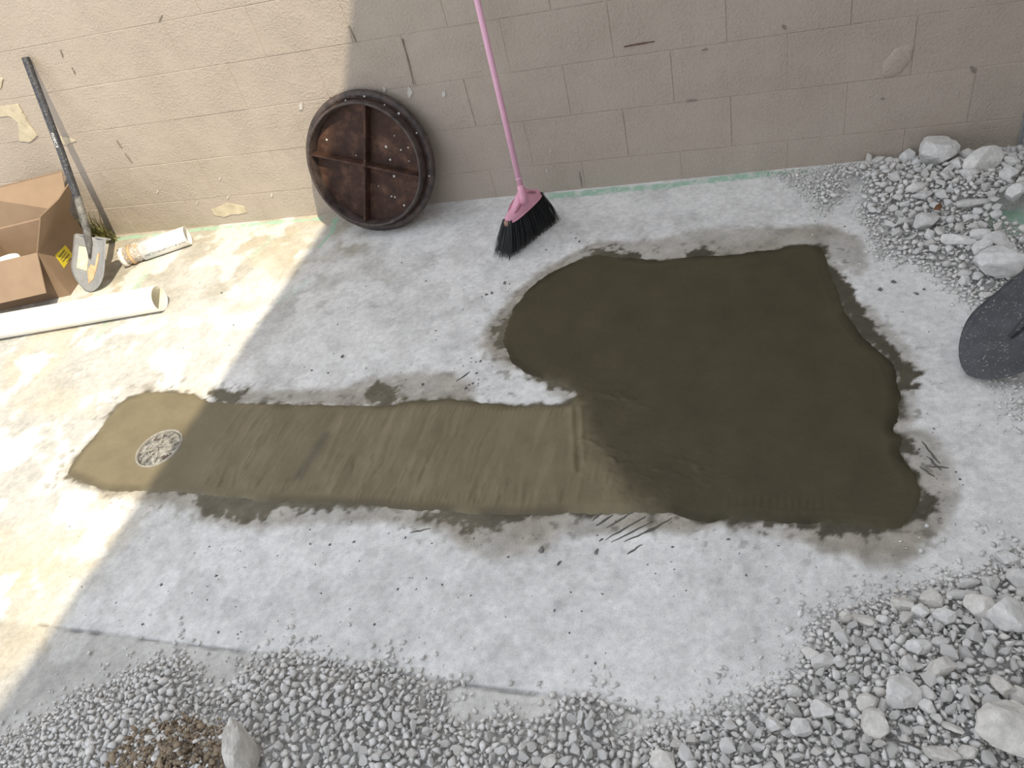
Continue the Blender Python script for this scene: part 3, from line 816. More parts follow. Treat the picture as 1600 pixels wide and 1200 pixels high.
# solid core so that the brush is dense
bri = mesh_obj('bristles', V, F, M_bristle, br); bri['kind'] = 'stuff'
def quadbox(name, a, b2, c, d, t0, t1, mat, parent):
    """a,b lower edge; d,c upper edge; thickness t0 below, t1 above"""
    V = []
    for p_, t_ in ((a, t0), (b2, t0), (c, t1), (d, t1)):
        V += [p_ + nrm * t_ - bo, p_ - nrm * t_ - bo]
    F = [(0, 2, 4, 6), (7, 5, 3, 1), (0, 1, 3, 2), (2, 3, 5, 4), (4, 5, 7, 6), (6, 7, 1, 0)]
    return mesh_obj(name, V, F, mat, parent)
quadbox('bristle_core', tipL.lerp(headL, .12) + wdir * .012, tipR.lerp(headR, .12) - wdir * .012, headR - wdir * .006, headL + wdir * .006, 0.038, 0.018, M_bristle, br)
# head: lofted cap, sections along the width
V = []; F = []; ns = 25; nk = 18
for i in range(ns):
    s = i / (ns - 1)
    e = math.sqrt(max(0.0, 1 - abs(2 * s - 1) ** 3.2))
    hgt = 0.016 + 0.050 * math.exp(-((s - 0.56) / 0.24) ** 2) * e + 0.010 * e
    th = 0.008 + 0.022 * e
    c0 = headL.lerp(headR, s) - wdir * 0.0
    for k in range(nk):
        a = 2 * math.pi * k / nk
        ca, sa = math.cos(a), math.sin(a)
        zz = (hgt * (abs(sa) ** .8) if sa > 0 else -0.010 * abs(sa) ** .4)
        taper = 1 - 0.45 * max(0, sa) ** 1.5
        V.append(c0 + nrm * (th * (abs(ca) ** .7) * (1 if ca > 0 else -1) * taper) + up * zz - bo)
for i in range(ns - 1):
    for k in range(nk):
        a = i * nk + k; b2 = i * nk + (k + 1) % nk
        F.append((a, b2, b2 + nk, a + nk))
F.append(tuple(range(nk - 1, -1, -1))); F.append(tuple(range((ns - 1) * nk, ns * nk)))
head = mesh_obj('head', V, F, M_pink, br, True)
for off, zz in ((0.0305, 0.0), (-0.0305, 0.0)):
    pts = []
    for i in range(15):
        s = i / 14; e = math.sqrt(max(0.0, 1 - abs(2 * s - 1) ** 3.2))
        pts.append(headL.lerp(headR, s) + nrm * (0.008 + 0.0225 * e) * (1 if off > 0 else -1) + up * (zz - 0.003) - bo)
    Vt, Ft = tube(pts, 0.0035, 8); mesh_obj('rim', Vt, Ft, M_pink, head, True)
for sgn in (1, -1):
    for (s0, s1, z0, z1) in ((0.16, 0.42, 0.014, 0.040), (0.60, 0.86, 0.044, 0.014)):
        pts = []
        for i in range(7):
            s = s0 + (s1 - s0) * i / 6; e = math.sqrt(max(0.0, 1 - abs(2 * s - 1) ** 3.2))
            hgt = 0.016 + 0.050 * math.exp(-((s - 0.56) / 0.24) ** 2) * e + 0.010 * e
            th = (0.008 + 0.022 * e)
            a = 0.75; pts.append(headL.lerp(headR, s) + nrm * sgn * (th * math.cos(a) ** .7 * (1 - .45 * math.sin(a) ** 1.5) + .0005) + up * hgt * math.sin(a) ** .8 - bo)
        Vt, Ft = tube(pts, [0.001, .004, .006, .0065, .006, .004, .001], 8); mesh_obj('groove', Vt, Ft, M_groove, head, True)
Vt, Ft = tube([headL - wdir * .002 - up * .012 - bo, headL - wdir * .002 + up * .006 - bo], [0.011, 0.010], 10); mesh_obj('corner_cap', Vt, Ft, M_brass, head, True)
hd = (ht - hb).normalized()
Vt, Ft = tube([hb - hd * .035 - bo, hb - hd * .01 - bo, hb + hd * .03 - bo, hb + hd * .034 - bo], [0.017, 0.0150, 0.0140, 0.012], 16); mesh_obj('socket', Vt, Ft, M_pink, br, True)
Vt, Ft = tube([hb - bo, hb.lerp(ht, .5) - bo, ht - bo, ht + hd * .01 - bo], [0.0115, 0.0115, 0.0115, 0.008], 16); mesh_obj('handle', Vt, Ft, M_pinkmetal, br, True)
Vt, Ft = tube([hb + hd * .055 - bo, hb + hd * .062 - bo], 0.0122, 16); mesh_obj('handle_collar', Vt, Ft, M_pinkmetal, br, True)

# ------------------------------------------------------------------ shovels
def blade_sheet(L, Wd, th=0.0022, dish=0.022, curl=0.010, pointed=0.55, nl=26, nw=17):
    """spade blade in local frame: y from tip (0) to step (L), x across, z out of the dish"""
    def half(y):
        t = y / L
        if t < pointed: return Wd / 2 * (math.sin(t / pointed * math.pi / 2) ** 0.55)
        return Wd / 2 * (1 - 0.05 * (t - pointed) / (1 - pointed))
    V = []; F = []
    for layer in (0, 1):
        for i in range(nl):
            y = L * (i / (nl - 1)) ** 1.25
            hw = max(half(y), 0.004)
            for j in range(nw):
                s = -1 + 2 * j / (nw - 1); x = s * hw
                z = dish * (x / (Wd / 2)) ** 2 + curl * (1 - y / L) ** 2
                t = y / L                                      # frog: raised rib running down from the socket
                z += 0.020 * sst(0.30, 1.0, t) * math.exp(-(x / (0.012 + 0.014 * max(0, t - .3))) ** 2)
                V.append((x, y, z - (th if layer else 0)))
    m = nl * nw
    for i in range(nl - 1):
        for j in range(nw - 1):
            a = i * nw + j
            F.append((a, a + 1, a + nw + 1, a + nw)); F.append((m + a, m + a + nw, m + a + nw + 1, m + a + 1))
    bd = [i * nw for i in range(nl)]; br_ = [i * nw + nw - 1 for i in range(nl)]
    for lst, fl_ in ((bd, 1), (br_, 0)):
        for a, b2 in zip(lst[:-1], lst[1:]):
            F.append((a, b2, m + b2, m + a) if fl_ else (b2, a, m + a, m + b2))
    for j in range(nw - 1):
        F.append((j + 1, j, m + j, m + j + 1)); a = (nl - 1) * nw + j; F.append((a, a + 1, m + a + 1, m + a))
    return V, F
def frame_mat(org, ydir, zhint):
    y = Vector(ydir).normalized(); x = y.cross(Vector(zhint)).normalized(); z = x.cross(y)
    Mx = Matrix((x, y, z)).transposed().to_4x4(); Mx.translation = Vector(org)
    return Mx

# shovel by the cardboard box
tip = Vector(fl((142, 456))); J = Vector(fl((146, 371), 0.20)); top = Vector(wl((40, 90), -0.022))
sh = empty('shovel', tip[:])
tag(sh, 'black handled shovel with grey blade leaning on the wall beside cardboard box', 'shovel')
cl_, cr2 = Vector(fl((117, 374), 0.2)), Vector(fl((167, 369), 0.2))
L = (J - tip).length; Wd = 0.205
ydir = (J - tip).normalized(); xdir = (cr2 - cl_).normalized(); xdir = (xdir - ydir * xdir.dot(ydir)).normalized(); zdir = xdir.cross(ydir)
Mx = Matrix((xdir, ydir, zdir)).transposed().to_4x4(); Mx.translation = Vector((0, 0, 0.002))
V, F = blade_sheet(L, Wd, pointed=0.45)
blade = mesh_obj('blade', [Mx @ Vector(v) for v in V], F, M_shovelgrey, sh, True)
for sx in (-1, 1):
    bm = box_bm(0.022 if sx > 0 else -0.097, 0.097 if sx > 0 else -0.022, L - 0.004, L + 0.005, -0.012, 0.014, 0.002)
    bmesh.ops.transform(bm, matrix=Mx, verts=bm.verts[:]); bm_obj('step', bm, M_shovelgrey, blade)
def sticker(name, pts, mat, lift):
    out = []
    for (x, y) in pts:
        t = y / L
        z = 0.022 * (x / (Wd / 2)) ** 2 + 0.010 * (1 - t) ** 2 + 0.020 * sst(0.30, 1.0, t) * math.exp(-(x / (0.012 + 0.014 * max(0, t - .3))) ** 2)
        out.append((x, y, z))
    n = len(out); V = [Mx @ Vector((x, y, z + lift)) for x, y, z in out] + [Mx @ Vector((x, y, z)) for x, y, z in out]
    F = [tuple(range(n))] + [(i, n + i, n + (i + 1) % n, (i + 1) % n) for i in range(n)]
    return mesh_obj(name, V, F, mat, blade)
sticker('sticker', [(-0.074, L * .40), (-0.022, L * .37), (-0.018, L * .60), (-0.016, L * .80), (-0.070, L * .80)], M_sticker, 0.0025)
sticker('sticker', [(-0.018, L * .37), (-0.004, L * .14), (0.022, L * .24), (0.038, L * .44), (0.052, L * .74), (0.036, L * .70), (0.026, L * .48), (0.002, L * .50)], M_glue, 0.003)
sticker('sticker_print', [(-0.056, L * .66), (-0.046, L * .72), (-0.034, L * .71), (-0.028, L * .64), (-0.036, L * .67), (-0.046, L * .67)], M_crust, 0.0040)
# socket and bowed handle
neck = J + (top - J).normalized() * 0.16 + Vector((0.004, -0.03, 0))
pts = [J - ydir * 0.10 + zdir * 0.016, J - ydir * 0.03 + zdir * 0.024, J + (top - J) * 0.05 + zdir * 0.022, J + (top - J) * 0.14 + zdir * 0.014, J + (top - J) * 0.24 + zdir * 0.006]
V, F = tube([p_ - tip for p_ in pts], [0.005, 0.016, 0.0185, 0.0185, 0.018], 18); mesh_obj('socket', V, F, M_socket, sh, True)
hp = [J + (top - J) * 0.10 + zdir * 0.016, J + (top - J) * 0.24 + zdir * 0.006, J + (top - J) * 0.5 + zdir * 0.0, J + (top - J) * 0.8, top - (top - J).normalized() * .004, top]
V, F = tube([p_ - tip for p_ in hp], [0.017, 0.0172, 0.0172, 0.0172, 0.0172, 0.0165], 18); hnd = mesh_obj('handle', V, F, M_handle, sh, True)
# text wrapped on round things -------------------------------------------------
def wrap_text(name, body, size, p0, axis, radial, radius, mat, parent, org, lift=0.0004, extrude=0.0):
    """letters run along axis from p0 on the axis line, centred on the radial direction"""
    cu = bpy.data.curves.new(name, 'FONT'); cu.body = body; cu.size = size; cu.resolution_u = 3
    ob = bpy.data.objects.new(name, cu); C.objects.link(ob)
    dg = bpy.context.evaluated_depsgraph_get()
    me = bpy.data.meshes.new_from_object(ob.evaluated_get(dg))
    bpy.data.objects.remove(ob)
    ax = Vector(axis).normalized(); rd = Vector(radial); rd = (rd - ax * rd.dot(ax)).normalized(); tg = ax.cross(rd)
    for v in me.vertices:
        a = v.co.y / radius
        v.co = Vector(p0) + ax * v.co.x + (rd * math.cos(a) + tg * math.sin(a)) * (radius + lift) - Vector(org)
    me.materials.clear(); me.materials.append(mat)
    return link(bpy.data.objects.new(name, me), parent)
tocam = (Vector(CAM) - J).normalized()
wrap_text('handle_lettering', 'unedis', 0.026, J + (top - J) * 0.60, -(top - J), tocam + Vector((-.25, 0, -.15)), 0.0172, M_white, hnd, tip, 0.0006)

# shovel lying in the rubble on the right
tip2 = Vector(fl((1512, 586), 0.012)); ax2 = (Vector(fl((1655, 462), 0.16)) - tip2)
s2 = empty('shovel', (tip2.x, tip2.y, 0.0))
tag(s2, 'dusty black shovel blade lying on the rubble at the right edge', 'shovel')
o2 = s2.location.copy()
ydir2 = ax2.normalized(); L2 = 0.31; Wd2 = 0.225
side = ydir2.cross(Vector((0, 0, 1))).normalized()
zh = side.cross(ydir2).normalized()
zd2 = (zh * 1.0 + side * 0.10).normalized()
Mx2 = frame_mat(tip2 - o2, ydir2, zd2)
V, F = blade_sheet(L2, Wd2, dish=0.026, curl=0.006, pointed=0.50)
b2o = mesh_obj('blade', [Mx2 @ Vector(v) for v in V], F, M_shovel, s2, True)
for sx in (-1, 1):
    bm = box_bm(0.024 if sx > 0 else -0.106, 0.106 if sx > 0 else -0.024, L2 - 0.004, L2 + 0.004, 0.004, 0.034, 0.002)
    bmesh.ops.transform(bm, matrix=Mx2, verts=bm.verts[:]); bm_obj('step', bm, M_wood, b2o)
V, F = tube([Mx2 @ Vector(q) for q in [(0, L2 - .17, .008), (0, L2 - .06, .022), (0, L2 + .05, .026), (0, L2 + .22, .040)]], [0.006, 0.016, 0.020, 0.019], 18); mesh_obj('socket', V, F, M_shovel, s2, True)
V, F = tube([Mx2 @ Vector(q) for q in [(0, L2 + .12, .032), (0, L2 + .6, .075), (0, L2 + 1.1, .115)]], 0.0175, 18); mesh_obj('handle', V, F, M_wood, s2, True)

# ------------------------------------------------------------------ cardboard box
FR = Vector(fl((110, 461))); FR.z = 0
fdir = Vector((-0.972, -0.236, 0)); ddir = Vector((-0.236, 0.972, 0))
BW, BD, BHt = 0.46, 0.365, 0.25
bx = empty('cardboard_box', FR[:])
tag(bx, 'open brown cardboard box with raised flaps and yellow label', 'box')
Zv = Vector((0, 0, 1)); th = 0.005
def at3(f_, d_, z_): return fdir * f_ + ddir * d_ + Zv * z_
panel('front_panel', [at3(0, 0, 0), at3(BW, 0, 0), at3(BW, 0, BHt), at3(0, 0, BHt)], th, M_card, bx)
panel('back_panel', [at3(0, BD, 0), at3(BW, BD, 0), at3(BW, BD, BHt), at3(0, BD, BHt)], th, M_card, bx)
sp = panel('side_panel', [at3(0, 0, 0), at3(0, BD, 0), at3(0, BD, BHt), at3(0, 0, BHt)], th, M_card, bx)
panel('side_panel', [at3(BW, 0, 0), at3(BW, BD, 0), at3(BW, BD, BHt), at3(BW, 0, BHt)], th, M_card, bx)
panel('bottom_panel', [at3(0, 0, .004), at3(BW, 0, .004), at3(BW, BD, .004), at3(0, BD, .004)], th, M_card, bx)
# flaps
panel('front_flap', [at3(-.002, 0, BHt), at3(BW, 0, BHt), at3(BW, -0.105, BHt - .155), at3(0.012, -0.105, BHt - .155)], th, M_card, bx)
panel('back_flap', [at3(0, BD, BHt), at3(BW, BD, BHt), at3(BW, BD + 0.02, BHt + .20), at3(0.0, BD + 0.145, BHt + .155)], th, M_card, bx)
f1 = Vector(fl((72, 336), .42)) - FR; f2 = Vector(fl((121, 277), .42)) - FR
h1 = at3(0, 0, BHt); h2 = at3(0, BD, BHt)
f1 += fdir * 0.03; f2 += fdir * 0.03
m1 = h1.lerp(f1, .0); mm = f1.lerp(f2, .5) + Vector((0, 0, -0.012))
V = [h1, h2, f2, mm, f1]; nn = Vector((-0.7, 0, 0.7)) * (th / 2)
panel('side_flap', [h1, mm, f1], th, M_card, bx)
panel('side_flap', [h1, h2, f2, mm], th, M_card, bx)
panel('side_flap', [at3(BW, 0, BHt), at3(BW, BD, BHt), at3(BW + .16, BD, BHt - .12), at3(BW + .16, 0, BHt - .12)], th, M_card, bx)
# label on the right side panel
def on_side(px, off):
    n = -fdir; d = ray(px); t_ = ((FR + n * off - Vector(CAM)).dot(n)) / Vector(d).dot(n)
    return Vector(CAM) + Vector(d) * t_ - FR
for nm, pts, mt, of in [('label', [(102, 383), (114, 398), (100, 419), (86, 399)], M_yellow, 0.0032), ('label_print', [(101, 389), (109, 397), (99, 409), (90, 400)], M_olive, 0.0038)]:
    pass
lab = panel('label', [on_side(q, 0.0034) for q in [(102, 383), (114, 398), (100, 419), (86, 399)]], 0.0012, M_yellow, sp)
for q0, q1, w in [((92, 402), (101, 391), 2.3), ((95, 406), (104, 394), 1.2), ((98, 409), (108, 397), 2.0), ((104, 409), (109, 405), 1.6)]:
    q0 = np.array(q0, float); q1 = np.array(q1, float); dd = (q1 - q0) / np.linalg.norm(q1 - q0); nn2 = np.array([-dd[1], dd[0]]) * w / 2
    panel('label_print', [on_side(q, 0.0042) for q in (q0 - nn2, q1 - nn2, q1 + nn2, q0 + nn2)], 0.0008, M_olive, sp)
# white plastic pail ring standing inside the box
ctr = Vector(fl((8, 418), .12))
V, F = lathe([(0.085, 0.0), (0.095, 0.155), (0.099, 0.155), (0.099, 0.175), (0.092, 0.175), (0.082, 0.01), (0.0, 0.01)], 40)
V = [(v[0], v[1], v[2]) for v in V]
pl = mesh_obj('plastic_tub', V, F, M_pvc, None, True)
cc = FR + at3(0.345, 0.145, 0.0075); pl.scale = (1, 1, 0.9); pl.location = cc
tag(pl, 'white round plastic tub inside the cardboard box', 'tub')

# ------------------------------------------------------------------ pipes
pr = 0.057
pa = Vector((-2.063, -0.671, pr)); pdir = Vector((0.881, 0.148, 0)).normalized()
pa = Vector((*(fl((262, 484))[:2] + np.array([-0.166, 0.986]) * 0.014), pr)) - pdir * 0.012
lp = empty('long_pipe', (pa - pdir * 0.75)[:]); lp.location.z = 0
lo = lp.location.copy()
tag(lp, 'long white plastic pipe lying in front of the cardboard box', 'pipe')
V, F = hollow(pa - pdir * 1.5 - lo, pa - lo, pr, pr - 0.005, 56); body = mesh_obj('pipe_body', V, F, M_pvc, lp, True)
V, F = hollow(pa - pdir * 1.49 - lo, pa - pdir * 0.002 - lo, pr - 0.0049, pr - 0.0058, 56); mesh_obj('pipe_lining', V, F, M_pvcin, lp, True)
tc_ = (Vector(CAM) - pa).normalized()
def dash_line(p_from, p_to, radial, n, w, mat, parent, org, r_, seed):
    g = random.Random(seed); ax = (p_to - p_from); L_ = ax.length; ax.normalize(); rd = Vector(radial); rd = (rd - ax * rd.dot(ax)).normalized(); tg = ax.cross(rd)
    V = []; F = []; x = 0
    while x < L_:
        l = g.uniform(.004, .014); gp = g.uniform(.0015, .004)
        for k in range(1):
            o = len(V); c0 = p_from + ax * x; c1 = p_from + ax * min(L_, x + l)
            for c_ in (c0, c1):
                for a in (-w / r_ / 2, w / r_ / 2):
                    V.append(c_ + (rd * math.cos(a) + tg * math.sin(a)) * (r_ + .0004) - org)
            F.append((o, o + 2, o + 3, o + 1))
        x += l + gp
    return mesh_obj('printed_line', V, F, mat, parent)
dash_line(pa - pdir * .36, pa - pdir * .20, tc_ + Vector((0, 0, -.02)), 1, .0035, M_inkfaint, body, lo, pr, 1)
dash_line(pa - pdir * .19, pa - pdir * .04, tc_ + Vector((0, 0, .00)), 1, .0022, M_inkfaint, body, lo, pr, 2)
dash_line(pa - pdir * 1.02, pa - pdir * .60, tc_ + Vector((0, 0, -.02)), 1, .0025, M_inkfaint, body, lo, pr, 3)
# short pipe with a crusted coupling
sr = 0.047
g0 = fl((215, 411)); g1 = fl((303, 381)); sdir3 = Vector((g1[0] - g0[0], g1[1] - g0[1], 0)).normalized(); snrm = Vector((-sdir3.y, sdir3.x, 0))
e1 = Vector((g1[0], g1[1], sr)) + snrm * 0.010 - sdir3 * 0.008
Ls = 0.335
spo = empty('short_pipe', (e1 - sdir3 * Ls / 2)[:]); spo.location.z = 0; so = spo.location.copy()
tag(spo, 'short white printed pipe offcut with crusty glued coupling by the wall', 'pipe')
V, F = hollow(e1 - sdir3 * Ls * .70 - so, e1 - so, sr, sr - .0045, 48); sb = mesh_obj('pipe_body', V, F, M_pvc, spo, True)
V, F = hollow(e1 - sdir3 * Ls - so, e1 - sdir3 * Ls * .60 - so, sr - .0050, sr - .010, 48); cpl = mesh_obj('coupling', V, F, M_crust, spo, True)
V, F = hollow(e1 - sdir3 * (Ls + .004) - so, e1 - sdir3 * Ls * .95 - so, sr + .0005, sr - .012, 48); mesh_obj('coupling_lip', V, F, M_pvc, spo, True)
V, F = hollow(e1 - sdir3 * Ls * .885 - so, e1 - sdir3 * Ls * .835 - so, sr - .0005, sr - .006, 48); mesh_obj('glue_band', V, F, M_glue, spo, True)
g3 = random.Random(3)
for i in range(48):
    a = g3.uniform(-2.0, 1.6); x_ = Ls * g3.uniform(.71, .985); rd = (Vector(CAM) - e1).normalized(); rd = (rd - sdir3 * rd.dot(sdir3)).normalized(); tg = sdir3.cross(rd)
    pc = e1 - sdir3 * x_ + (rd * math.cos(a) + tg * math.sin(a)) * (sr - .005) - so
    tv, tf = TPL[i % len(TPL)]; s_ = g3.uniform(.003, .009)
    if pc.z < 0.006: continue
    mesh_obj('crust_lump', [pc + Vector(q) * s_ for q in tv], tf, g3.choice([M_crust, M_crust, M_splash, M_glue]), cpl)
rd = (Vector(CAM) - e1).normalized()
wrap_text('pipe_lettering', 'NRL20', 0.019, e1 - sdir3 * .222, sdir3, rd + Vector((0, 0, -.42)), sr, M_ink, sb, so, .0007)
wrap_text('pipe_lettering', '10KIN', 0.019, e1 - sdir3 * .168, sdir3, rd + Vector((0, 0, -.42)), sr, M_ink, sb, so, .0007)
wrap_text('pipe_lettering', 'ASTO-C BLTB #35', 0.0145, e1 - sdir3 * .122, sdir3, rd + Vector((0, 0, -.42)), sr, M_ink, sb, so, .0007)
wrap_text('pipe_lettering', '545', 0.016, e1 - sdir3 * .215, sdir3, rd + Vector((0, 0, .25)), sr, M_inkfaint, sb, so, .0007)
wrap_text('pipe_lettering', '20 2', 0.016, e1 - sdir3 * .215, sdir3, rd + Vector((0, 0, .75)), sr, M_inkfaint, sb, so, .0007)

# ------------------------------------------------------------------ weeds by the wall
wb = Vector(fl((170, 372))); wb.y = min(wb.y, -0.03); wb.z = 0
wd = empty('weed_clump', wb[:])
tag(wd, 'scruffy green weeds growing at the wall base behind the shovel', 'weed')
g4 = random.Random(12); V = []; F = []; V2 = []; F2 = []
for i in range(260):
    b0 = Vector((g4.gauss(-.04, .055), g4.uniform(-.05, .012), 0)); Lb = g4.uniform(.09, .27)
    dr_ = Vector((g4.gauss(-.1, .5), g4.uniform(-.55, .05), 1.0)).normalized(); bend = Vector((g4.gauss(0, .5), g4.uniform(-.5, .0), -.25))
    sd_ = Vector((g4.uniform(-1, 1), g4.uniform(-1, 1), 0)).normalized(); w_ = g4.uniform(.0018, .0042)
    VV, FF = (V, F) if i % 4 else (V2, F2); o = len(VV)
    for k in range(5):
        t_ = k / 4; c_ = b0 + dr_ * Lb * t_ + bend * (Lb * .6 * t_ * t_); ww = w_ * (1 - t_ ** 1.6) + .0003
        if c_.y + wb.y > -.008: c_.y = -.008 - wb.y
        VV += [c_ - sd_ * ww, c_ + sd_ * ww]
    for k in range(4):
        FF.append((o + 2 * k, o + 2 * k + 1, o + 2 * k + 3, o + 2 * k + 2))
tag(mesh_obj('green_blades', V, F, M_weed, wd), kind='stuff')
tag(mesh_obj('dry_blades', V2, F2, M_straw, wd), kind='stuff')
for (ox, oy, hh, lx) in [(.035, -.01, .10, .01), (-.02, -.02, .13, -.02), (.015, -.03, .07, .05), (-.07, -.01, .12, -.03)]:
    st = tube([Vector((ox, oy, 0)), Vector((ox + lx * .4, oy, hh * .5)), Vector((ox + lx, oy, hh))], [.0016, .0013, .0008], 6)
    so_ = mesh_obj('stalk', *st, M_straw, wd)
    for k in range(7):
        t_ = .35 + .65 * k / 6; c_ = Vector((ox + lx * t_, oy, hh * t_)); s_ = 1 if k % 2 else -1
        tp = c_ + Vector((s_ * .014, -.006, .010))
        mesh_obj('leaflet', [c_, c_.lerp(tp, .5) + Vector((0, -.002, .003)), tp, c_.lerp(tp, .5) + Vector((0, .002, -.003)), c_.lerp(tp, .5) + Vector((0, -.004, 0))], [(0, 1, 2), (0, 2, 3), (0, 4, 1), (1, 4, 2), (0, 3, 4), (3, 2, 4)], M_weed if k % 2 else M_leaf, so_)

# ------------------------------------------------------------------ rubble
REG = {
    'bottom': [(-60, 1170), (30, 1140), (90, 1104), (125, 1082), (190, 1060), (215, 1042), (250, 1030), (285, 1024), (310, 1046), (330, 1082), (360, 1068), (400, 1030), (457, 1014),
               (500, 1028), (530, 1034), (552, 1044), (595, 1032), (615, 1034), (632, 1048), (652, 1060), (697, 1074), (702, 1122), (728, 1136), (770, 1118), (800, 1112), (820, 1124), (850, 1117),
               (885, 1090), (917, 1080), (950, 1095), (970, 1122), (977, 1152), (1000, 1147), (1040, 1150), (1060, 1230), (1080, 1420), (-60, 1420)],
    'corner': [(1000, 1150), (1025, 1132), (1065, 1122), (1095, 1112), (1130, 1098), (1170, 1083), (1200, 1072), (1230, 1056), (1254, 1019), (1253, 981), (1278, 956), (1325, 950), (1360, 934), (1395, 925),
               (1442, 917), (1484, 897), (1535, 888), (1557, 864), (1600, 852), (1700, 850), (1800, 1000), (1800, 1420), (1020, 1420)],
    'upper': [(1195, 264), (1232, 292), (1272, 330), (1284, 342), (1310, 325), (1332, 335), (1352, 360), (1366, 402), (1425, 415), (1452, 430), (1484, 452), (1508, 474), (1535, 520), (1540, 580), (1560, 640), (1600, 690), (1720, 700),
              (1800, 500), (1720, 215), (1500, 220), (1330, 243)],
}
GEN = {k: gpoly(v) for k, v in REG.items()}
GEN['upper'][:, 1] = np.minimum(GEN['upper'][:, 1], -0.012)
HP = {'bottom': (0.055, 0.16), 'corner': (0.12, 0.30), 'upper': (0.11, 0.28)}
def heap(P2):
    P2 = np.atleast_2d(P2); h = np.full(len(P2), -0.02)
    for k, poly in GEN.items():
        sd_ = sdist(P2, poly); Hm, Lh = HP[k]
        if k == 'upper':                                # low where the shovel lies and towards its thin left edge
            Hm = Hm * (0.25 + 0.75 * sst(0.5, 1.15, P2[:, 0])) * sst(-1.25, -0.55, P2[:, 1])
        h = np.maximum(h, np.where(sd_ < 0, Hm * (1 - np.exp(sd_ / Lh)) - 0.002, -0.25 * sd_ - 0.002))
    h = h + 0.012 * (fbm(P2[:, 0], P2[:, 1], 9, 611) - 0.5) * (h > 0.005)
    return h

ICO = {}
def ico(n):
    if n not in ICO:
        bm = bmesh.new(); bmesh.ops.create_icosphere(bm, subdivisions=n, radius=1)
        bm.verts.index_update(); ICO[n] = (np.array([v.co[:] for v in bm.verts]), [[v.index for v in f.verts] for f in bm.faces]); bm.free()
    return ICO[n]
def rock_mesh(name, seed, dims, mat, sub=3, planes=13, rough=0.05):
    rr = np.random.default_rng(seed); D_, F_ = ico(sub)
    nn_ = rr.normal(size=(planes, 3)); nn_ /= np.linalg.norm(nn_, axis=1)[:, None]; off = rr.uniform(.62, .98, planes)
    dots = np.clip(D_ @ nn_.T, 1e-3, None); r_ = np.minimum((off / dots).min(1), 1.12)
    pos = D_ * r_[:, None]
    nz = np.array([mnoise.fractal(Vector(p_ * 2.3 + seed), 1.0, 2.0, 4) for p_ in pos])
    pos = pos * (1 + rough * nz)[:, None]
    ext = np.abs(pos).max(0); pos = pos / ext * (np.array(dims) / 2)
    me = bpy.data.meshes.new(name); me.from_pydata([tuple(p_) for p_ in pos], [], F_); me.update(); me.materials.append(mat)
    return me
